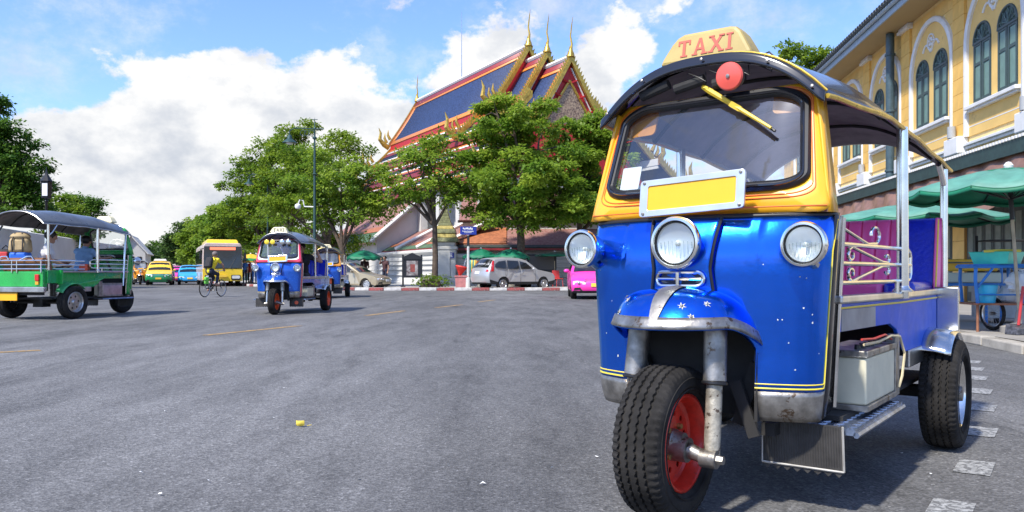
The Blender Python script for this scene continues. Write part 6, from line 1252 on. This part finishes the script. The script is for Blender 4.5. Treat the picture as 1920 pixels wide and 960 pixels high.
# lamps
lampg = M('lamp_green', (.035, .075, .07), .4, .3, var=.1); opal = M('opal_glass', (.7, .72, .7), .3)
def street_lamp(label, px, Y, arm_px, top_px, bell_px, camera=False):
    o = thing('street_lamp', label, 'street lamp', (gx(px, Y), Y, .1), 0, 'green street lamps'); H = CAMH + (CY - top_px) / FPX * Y - .1; zb_ = CAMH + (CY - bell_px) / FPX * Y - .1; xb = (arm_px - px) / FPX * Y
    MB().lathe([(.0, 0), (.22, 0), (.22, .3), (.15, .4), (.12, .9), (.10, 1.0), (.085, 1.2), (.06, H * .75), (.045, H - 1.2)], (0, 0, 0), (0, 0, 1), 14).build('post', lampg, o)
    b = MB(); b.lathe([(.05, 0), (.12, .05), (.12, .12), (.05, .18), (.035, .5), (.07, .6), (.03, .7), (.02, 1.05), (0, 1.2)], (0, 0, H - 1.2), (0, 0, 1), 10); b.box((0, 0, H - .12), (.32, .03, .03)); b.lathe([(.06, 0), (.13, .06), (.06, .12)], (0, 0, H * .66), (0, 0, 1), 10); b.build('finial', lampg, o)
    za = zb_ + .75; b = MB(); b.tube([(.5, 0, za), (0, 0, za), (xb * .8, 0, za + .05), (xb, 0, za - .1), (xb, 0, zb_ + .35)], .03, 7)
    for k in range(3): c = xb * (.14 + .16 * k); b.tube([(c + .16 * math.cos(a), 0, za - .22 + .16 * math.sin(a)) for a in [R(40 * j) for j in range(9)]], .018, 5)
    b.build('arm', lampg, o); MB().lathe([(.03, .45), (.10, .40), (.14, .22), (.34, .06), (.38, .0), (.30, .02), (.1, .2)], (xb, 0, zb_), (0, 0, 1), 18).build('shade', lampg, o); MB().ball((xb, 0, zb_), .2, 12, 8, (1, 1, .55)).build('globe', opal, o)
    if camera:
        zc = CAMH + (CY - 388) / FPX * Y - .1; b = MB(); b.tube([(0, 0, zc), (-.55, 0, zc + .02), (-.62, 0, zc + .35), (-.80, 0, zc + .38), (-.88, 0, zc + .15)], .035, 7); b.build('camera_arm', trim_w, o); MB().lathe([(.08, .15), (.16, .08), (.17, 0), (.13, -.10), (0, -.15)], (-.9, 0, zc + .02), (0, 0, 1), 14).build('camera_dome', trim_w, o)
    return o
street_lamp('tall dark green lamp post with bell lamp and a white camera, above the rose-framed three-wheeler', 590, 43, 543, 220, 268, True)
street_lamp('green lamp whose bell hangs out of the trees nearer the tall post', 502, 62, 467, 312, 346)
street_lamp('farther green lamp standing out against the sky above the bus', 462, 80, 430, 352, 384)
o = thing('lantern_post', 'black lantern post with a white sign panel against the trees behind the green three-wheeler', 'lamp post', (gx(87, 40), 40, 0)); MB().lathe([(.18, 0), (.18, .4), (.08, .6), (.06, 4.4), (.10, 4.5), (.06, 4.6)], (0, 0, 0), (0, 0, 1), 12).build('post', black, o)
MB().box((0, 0, 5.05), (.34, .34, .85), taper=1.15).build('lantern', black, o, smooth=False, bevel=.03); MB().lathe([(.3, 0), (.22, .15), (.10, .3), (.05, .45), (0, .75)], (0, 0, 5.48), (0, 0, 1), 8).build('lantern_cap', black, o); MB().box((.04, -.21, 5.05), (.26, .02, .62)).build('sign_panel', white_paint, o, smooth=False)
# street name sign
o = thing('street_sign', 'blue street name sign on a grey and black post beside the corner pillar', 'sign', (gx(878, 42), 42, .14)); MB().lathe([(.14, 0), (.13, .5), (.075, .52), (.07, 2.1), (.05, 2.12), (.05, 2.75)], (0, 0, 0), (0, 0, 1), 12).build('post', M('post_grey', (.5, .5, .47), .6, var=.1), o); MB().box((0, 0, 2.45), (.13, .13, .55)).build('post_head', black, o, bevel=.02)
MB().box((0, -.02, 2.98), (.86, .05, .42), rz=.12).build('sign_board', M('sign_blue', (.012, .03, .25), .4), o, smooth=False); b = MB(); gl_ = random.Random(3); [b.box((x0 + (k + .5) * cw - w_ / 2, -.052 + .12 * ((k + .5) * cw - w_ / 2), z + (hh * .25 if gl_.random() < .25 else 0)), (cw * gl_.uniform(.45, .8), .008, hh * gl_.uniform(.75, 1.1)), rz=.12) for x0, z, w_, hh, cw in ((0, 3.07, .58, .10, .075), (0, 2.94, .62, .045, .045), (0, 2.87, .42, .03, .04)) for k in range(int(w_ / cw))]; b.build('sign_lettering', white_paint, o, smooth=False)
# notice board
o = thing('notice_board', 'black framed notice board with pitched top standing on the pavement', 'notice board', (gx(773, 43.6), 43.6, .14), .1)
for sg in (-1, 1): MB().span((sg * .50 - .05, -.05, 0), (sg * .50 + .05, .05, 1.75)).build('post', black, o, smooth=False); MB().span((sg * .50 - .13, -.12, 0), (sg * .50 + .13, .12, .05)).build('foot', black, o, smooth=False)
MB().prism([(-.56, 1.50), (.56, 1.50), (.56, 1.6), (0, 1.86), (-.56, 1.6)], -.08, .08, lambda p, q, d: (p, d, q)).build('pediment', black, o, smooth=False); MB().box((0, 0, 1.0), (.9, .06, 1.0)).build('board', black, o, smooth=False)
MB().box((0, -.04, 1.02), (.62, .02, .80)).build('poster', M('poster_dark', (.42, .40, .38), .5, col2=(.05, .02, .02), vs=4), o, smooth=False); MB().box((.02, -.055, 1.02), (.25, .01, .42)).build('poster_picture', M('poster_red', (.22, .05, .04), .6, var=.4, vs=8), o, smooth=False)
o = thing('menu_board', 'plain black framed board on legs under the square parasol', 'board', (gx(1016, 46.5), 46.5, .14)); fill_loops([rrect(-.85, .3, .85, 1.85, .02, 1), rrect(-.75, .95, .75, 1.75, .02, 1)], lambda p, q, d: (p, d, q), .06).build('frame', black, o, smooth=False); MB().box((0, .05, 1.35), (1.5, .02, .8)).build('panel', M('panel_grey', (.12, .11, .10), .5), o, smooth=False)
# planter, folded red parasol, cloths
o = thing('planter_box', 'weathered pink square planter at the foot of the street sign', 'planter', (gx(866, 42.3), 42.3, .14)); pk = M('planter_pink', (.42, .16, .15), .8, var=.15); MB().box((0, 0, .28), (.62, .62, .56), taper=1.08).build('box', pk, o, smooth=False, bevel=.02); MB().box((0, 0, .58), (.74, .74, .08)).build('rim', pk, o, smooth=False, bevel=.02)
o = thing('red_awning', 'folded red fabric stall cover standing on the pink planter', 'stall cover', (gx(862, 42.3), 42.3, .76)); MB().lathe([(.06, 0), (.16, .2), (.34, .46), (.30, .52), (.1, .5), (0, .48)], (0, 0, 0), (.2, 0, 1), 10).build('cover', M('red_cloth', (.55, .03, .02), .6, var=.2), o); MB().cyl((.1, 0, .0), (.35, 0, .95), .02, .02, 6).build('stick', steel, o)
for k, (px, cc, nm) in enumerate(((884, (.08, .35, .35), 'teal'), (888, (.7, .5, .1), 'mustard'))):
    o = thing('hanging_cloth', nm + ' cloth hanging beside the street sign post behind the silver car', 'cloth', (gx(px, 43.2), 43.2, .14)); MB().grid(lambda u, v: Vector(((u - .5) * .34, .05 * math.sin(u * 14 + k), .35 + 1.1 * v)), 12, 4).build('cloth', M('cloth_' + nm, cc, .8, var=.2), o, solid=.01); MB().tube([(-.2, 0, 0), (-.2, 0, 1.46), (.2, 0, 1.46), (.2, 0, 0)], .014, 5).build('rack', steel, o)
o = thing('plastic_chair', 'red plastic chair on the pavement beside the pink taxi', 'chair', (gx(1046, 44), 44, .14), .5)
MB().box((0, 0, .44), (.44, .44, .05)).build('seat', redc, o, bevel=.015); MB().box((0, .21, .68), (.44, .04, .44), rx=-.15).build('backrest', redc, o, bevel=.015)
for x in (-.18, .18):
    for y in (-.18, .18): MB().cyl((x, y, .44), (x * 1.15, y * 1.15, 0), .02, .018, 6).build('leg', redc, o)
# --- food cart by the right-hand kerb
cb = M('cart_blue', (.02, .16, .46), .5, var=.15, worn=((.25, .12, .06), .33, 14)); turq = M('basket_turquoise', (.06, .55, .42), .4, var=.08); rust = M('rusty_board', (.25, .10, .05), .8, var=.3); baggy = glass('plastic_bag', (.75, .76, .76), .62, .3)
cp = at(1864, 632, 11.0); o = thing('food_cart', 'blue framed street food cart with two spoked wheels at the kerb', 'cart', (cp.x, 11.0, .12), R(-8))
def cwheel(x, y):
    w = bpy.data.objects.new('wheel', None); COL.objects.link(w); w.parent = o; w.location = (x, y, .235); MB().lathe([(.19, -.018), (.21, -.028), (.235, 0), (.21, .028), (.19, .018)], (0, 0, 0), (0.95, .3, 0), 36, True).build('tyre', rubber, w); MB().lathe([(.185, -.012), (.172, 0), (.185, .012)], (0, 0, 0), (.95, .3, 0), 36, True).build('rim', alloy, w)
    b = MB(); [b.tube([(-.3 * .02 * math.cos(a), .95 * .02 * math.cos(a), .02 * math.sin(a)), (-.3 * .18 * math.cos(a), .95 * .18 * math.cos(a), .18 * math.sin(a))], .0025, 3) for a in [R(20 * k) for k in range(18)]]; b.cyl((-.04, -.012, 0), (.04, .012, 0), .022, .022, 8); b.build('spokes', spoke, w)
cwheel(.0, .05); cwheel(-.52, .35)
for x, y in ((-.30, -.22), (.28, -.22), (-.30, .28), (.28, .28)): MB().tube([(x, y, .38), (x - .03 * (1 if x < 0 else -1), y, .7), (x * 1.08, y, .90)], .024, 7).build('leg', cb, o)
b = MB(); b.tube([(-.36, -.25, .88), (.40, -.25, .88), (.40, .32, .88), (-.36, .32, .88)], .022, 6, closed=True); b.tube([(-.30, -.22, .60), (-.12, -.24, .86)], .018, 6); b.tube([(.28, -.22, .62), (.14, -.24, .86)], .018, 6); b.tube([(-.31, -.22, .5), (.29, -.22, .5)], .012, 6); b.build('top_frame', cb, o)
MB().span((-.36, -.27, .36), (.36, .30, .385)).build('shelf_board', rust, o, smooth=False); MB().cyl((-.31, -.24, .38), (-.31, -.24, .0), .018, .018, 6).build('prop_leg', rust, o)
MB().span((-.36, -.24, .895), (.40, .31, .915)).build('top_board', cb, o, smooth=False)
q = thing('basket', 'turquoise plastic basket on top of the blue cart', 'basket', (cp.x + .02, 10.97, 1.037), R(-8)); b = MB(); b.lathe([(.0, 0), (.30, 0), (.36, .16), (.375, .165), (.35, .15), (.29, .02), (0, .02)], (0, 0, 0), (0, 0, 1), 4); bo = b.build('tub', turq, q, smooth=False); bo.rotation_euler = (0, 0, R(45)); bo.scale = (1.15, .85, 1)
bo.scale = (1, 1, 1); bo2 = MB().span((-.14, -.10, .15), (.16, .12, .19)).build('tray', M('tray_grey', (.5, .6, .6), .5), q, bevel=.01); MB().tube([(-.25, -.2, .17), (-.05, -.24, .18), (.2, -.22, .175)], .02, 6).build('cloth_rim', M('cloth_yellow', (.6, .5, .08), .8), q)
q = thing('bucket', 'bright light blue plastic bucket on the shelf of the blue cart', 'bucket', (cp.x - .14, 10.93, .507)); MB().lathe([(0, 0), (.10, 0), (.135, .24), (.145, .245), (.125, .235), (.095, .02), (0, .02)], (0, 0, 0), (0, 0, 1), 20).build('pail', M('bucket_blue', (.03, .42, .62), .35, coat=.3), q); MB().tube([(.14 * math.cos(a), -.02, .24 - .10 * math.sin(a)) for a in [R(180 * k / 10) for k in range(11)]], .005, 5).build('handle', steel, q)
def bag(label, loc, s, m): 
    q = thing('plastic_bag', label, 'plastic bag', loc, 0, 'white plastic bags'); g = np.random.default_rng(int(loc[0] * 100)); f = g.uniform(.75, 1.2, 200)
    MB().grid(lambda u, v: Vector((s[0] * math.cos(2 * math.pi * u) * math.sin(math.pi * v) ** .6 * f[int(u * 16) % 16 + 16 * int(v * 8)], s[1] * math.sin(2 * math.pi * u) * math.sin(math.pi * v) ** .6, s[2] * (1 - math.cos(math.pi * v)) / 2 * 2)), 16, 8, True).build('film', m, q, ang=20); MB().cyl((0, 0, s[2] * 1.9), (0, 0, s[2] * 2.2), .015, .04, 7).build('knot', m, q)
bag('crumpled white plastic bag hanging under the top of the blue cart', (cp.x + .20, 10.72, .66), (.20, .10, .14), baggy)
bag('clear plastic bag on the lower shelf beside the blue bucket', (cp.x + .17, 10.95, .507), (.13, .12, .12), baggy)
q = thing('side_cart', 'second blue metal cart with a yellow tray behind the chrome rear post', 'cart', (gx(1800, 12.2), 12.2, .12), R(-8))
for x, y in ((-.38, -.2), (.5, -.2), (-.38, .3), (.5, .3)): MB().cyl((x, y, 0), (x, y, .95), .02, .02, 6).build('leg', cb, q)
MB().span((-.42, -.25, .60), (.55, .35, .64)).build('shelf', cb, q, smooth=False); MB().span((-.4, -.22, .645), (.5, .3, .80)).build('food_tray', M('tray_clear', (.45, .50, .42), .3), q, smooth=False, bevel=.02); MB().span((-.4, -.1, .82), (.5, .34, 1.0)).build('yellow_panel', M('panel_yellow', (.75, .42, .03), .5, var=.1), q, smooth=False, bevel=.02); MB().tube([(-.38, -.2, .95), (.5, -.2, .95), (.5, .3, .95), (-.38, .3, .95)], .012, 6, closed=True).build('rail', steel, q)
q = thing('metal_cabinet', 'grey metal stall cabinet with a dark rack against the building behind the cart', 'cabinet', (gx(1905, 12.8), 12.8, .12), R(-8)); MB().span((-.55, -.3, .08), (.6, .3, .80)).build('box', M('cabinet_grey', (.33, .34, .34), .5, .3, var=.15), q, smooth=False, bevel=.01); MB().span((-.6, -.32, .80), (.65, .32, .84)).build('worktop', dark, q, smooth=False)
for z in (.98, 1.12, 1.3): MB().span((-.5, -.25, z), (.6, .25, z + .02)).build('rack_shelf', dark, q, smooth=False)
for x in (-.5, .58): MB().span((x - .015, .2, .84), (x + .015, .24, 1.4)).build('rack_post', dark, q, smooth=False)
for k, x in enumerate((-.35, -.1, .15, .4)): MB().lathe([(.0, 0), (.07, 0), (.075, .1), (.03, .14), (0, .14)], (x, -.1, 1.0), (0, 0, 1), 12).build('pot', (steel, dark, red_plastic, steel)[k], q)
for x in (-.4, .4): MB().cyl((x - .02, -.25, .05), (x + .02, -.25, .05), .05, .05, 12).build('castor', rubber, q)
q = thing('dustpan', 'long handled dustpan with dark scoop on the pavement at the edge', 'dustpan', (gx(1912, 10.3), 10.3, .12), .2); MB().prism([(-.14, 0), (.14, 0), (.12, .14), (-.12, .14)], -.1, .1, lambda p, q_, d: (p, d, q_ if d > 0 else q_ * .6)).build('scoop', M('scoop_speckled', (.06, .06, .07), .5, var=.6, vs=30), q, smooth=False, bevel=.01); MB().cyl((0, .02, .12), (.10, .05, .62), .018, .018, 8).build('handle', M('handle_red', (.45, .03, .03), .5), q)
# ------------------------------------------------------------------ road paint and litter
road = bpy.data.objects['road']; yp = M('yellow_road_paint', (.34, .21, .07), .75, var=.25, vs=4, worn=((.12, .115, .11), .46, 12)); wp = M('white_road_paint', (.30, .30, .29), .8, var=.3, vs=30, worn=((.12, .12, .118), .50, 34))
def dash(pts, mat, nm): o_ = MB().add([(x, y, .004) for x, y in pts], [tuple(range(len(pts)))]).build(nm, mat, road, smooth=False)
def gp(px, py): Y = CAMH * FPX / (py - CY); return Vector((gx(px, Y), Y))
for a, c in (((-60, 664), (76, 657)), ((385, 629), (562, 611)), ((686, 592), (757, 583)), ((818, 577), (866, 571.5)), ((898, 566), (928, 562.5))):
    p0, p1 = gp(*a), gp(*c); d = (p1 - p0).normalized(); nrm = Vector((-d.y, d.x)) * .07; dash([p0 - nrm, p1 - nrm, p1 + nrm, p0 + nrm], yp, 'lane_dash')
for px, py in ((1781, 958), (1827, 877), (1840, 810), (1843, 765), (1838, 734), (1832, 709), (1827, 692), (1822, 679)):
    c = gp(px, py); d = Vector((.573, .819)); nrm = Vector((d.y, -d.x)); l, w_ = (.155, .075); dash([c - d * l - nrm * w_, c + d * l - nrm * w_, c + d * l + nrm * w_, c - d * l + nrm * w_], wp, 'edge_square')
b = MB(); g = random.Random(5)
for px, py in ((372, 750), (310, 773), (512, 785), (533, 730), (673, 900), (1118, 858), (1125, 765), (390, 905), (265, 890), (840, 875), (905, 910), (1035, 880), (1690, 853), (1765, 905), (1745, 893), (300, 930), (700, 820)):
    c = gp(px, py); s = g.uniform(.006, .014); a = g.uniform(0, 6); e = [Vector((math.cos(a + k) * s * g.uniform(.6, 1.6), math.sin(a + k) * s * .7, .004 + g.uniform(0, .012))) for k in (0, 1.5, 3, 4.6)]; b.add([Vector((c.x, c.y, 0)) + q for q in e], [(0, 1, 2), (0, 2, 3)])
struct(tag(b.build('paper_litter', paper, smooth=False), 'small white paper scraps scattered over the road', 'litter'), 'stuff')
c = gp(563, 801); o = thing('fallen_leaf', 'small curled yellow leaf lying on the road', 'leaf', (c.x, c.y, 0)); MB().grid(lambda u, v: Vector(((u - .5) * .05, (v - .5) * .03 * math.sin(math.pi * u), .006 + .03 * (v - .5) ** 2 * 4 + .02 * (u - .5) ** 2)), 8, 4).build('blade', M('leaf_yellow', (.62, .48, .06), .6, var=.15), o, solid=.001); MB().tube([(.04, 0, .01), (.065, .01, .012)], .002, 4).build('stalk', M('leaf_yellow', (1, 1, 1)), o)
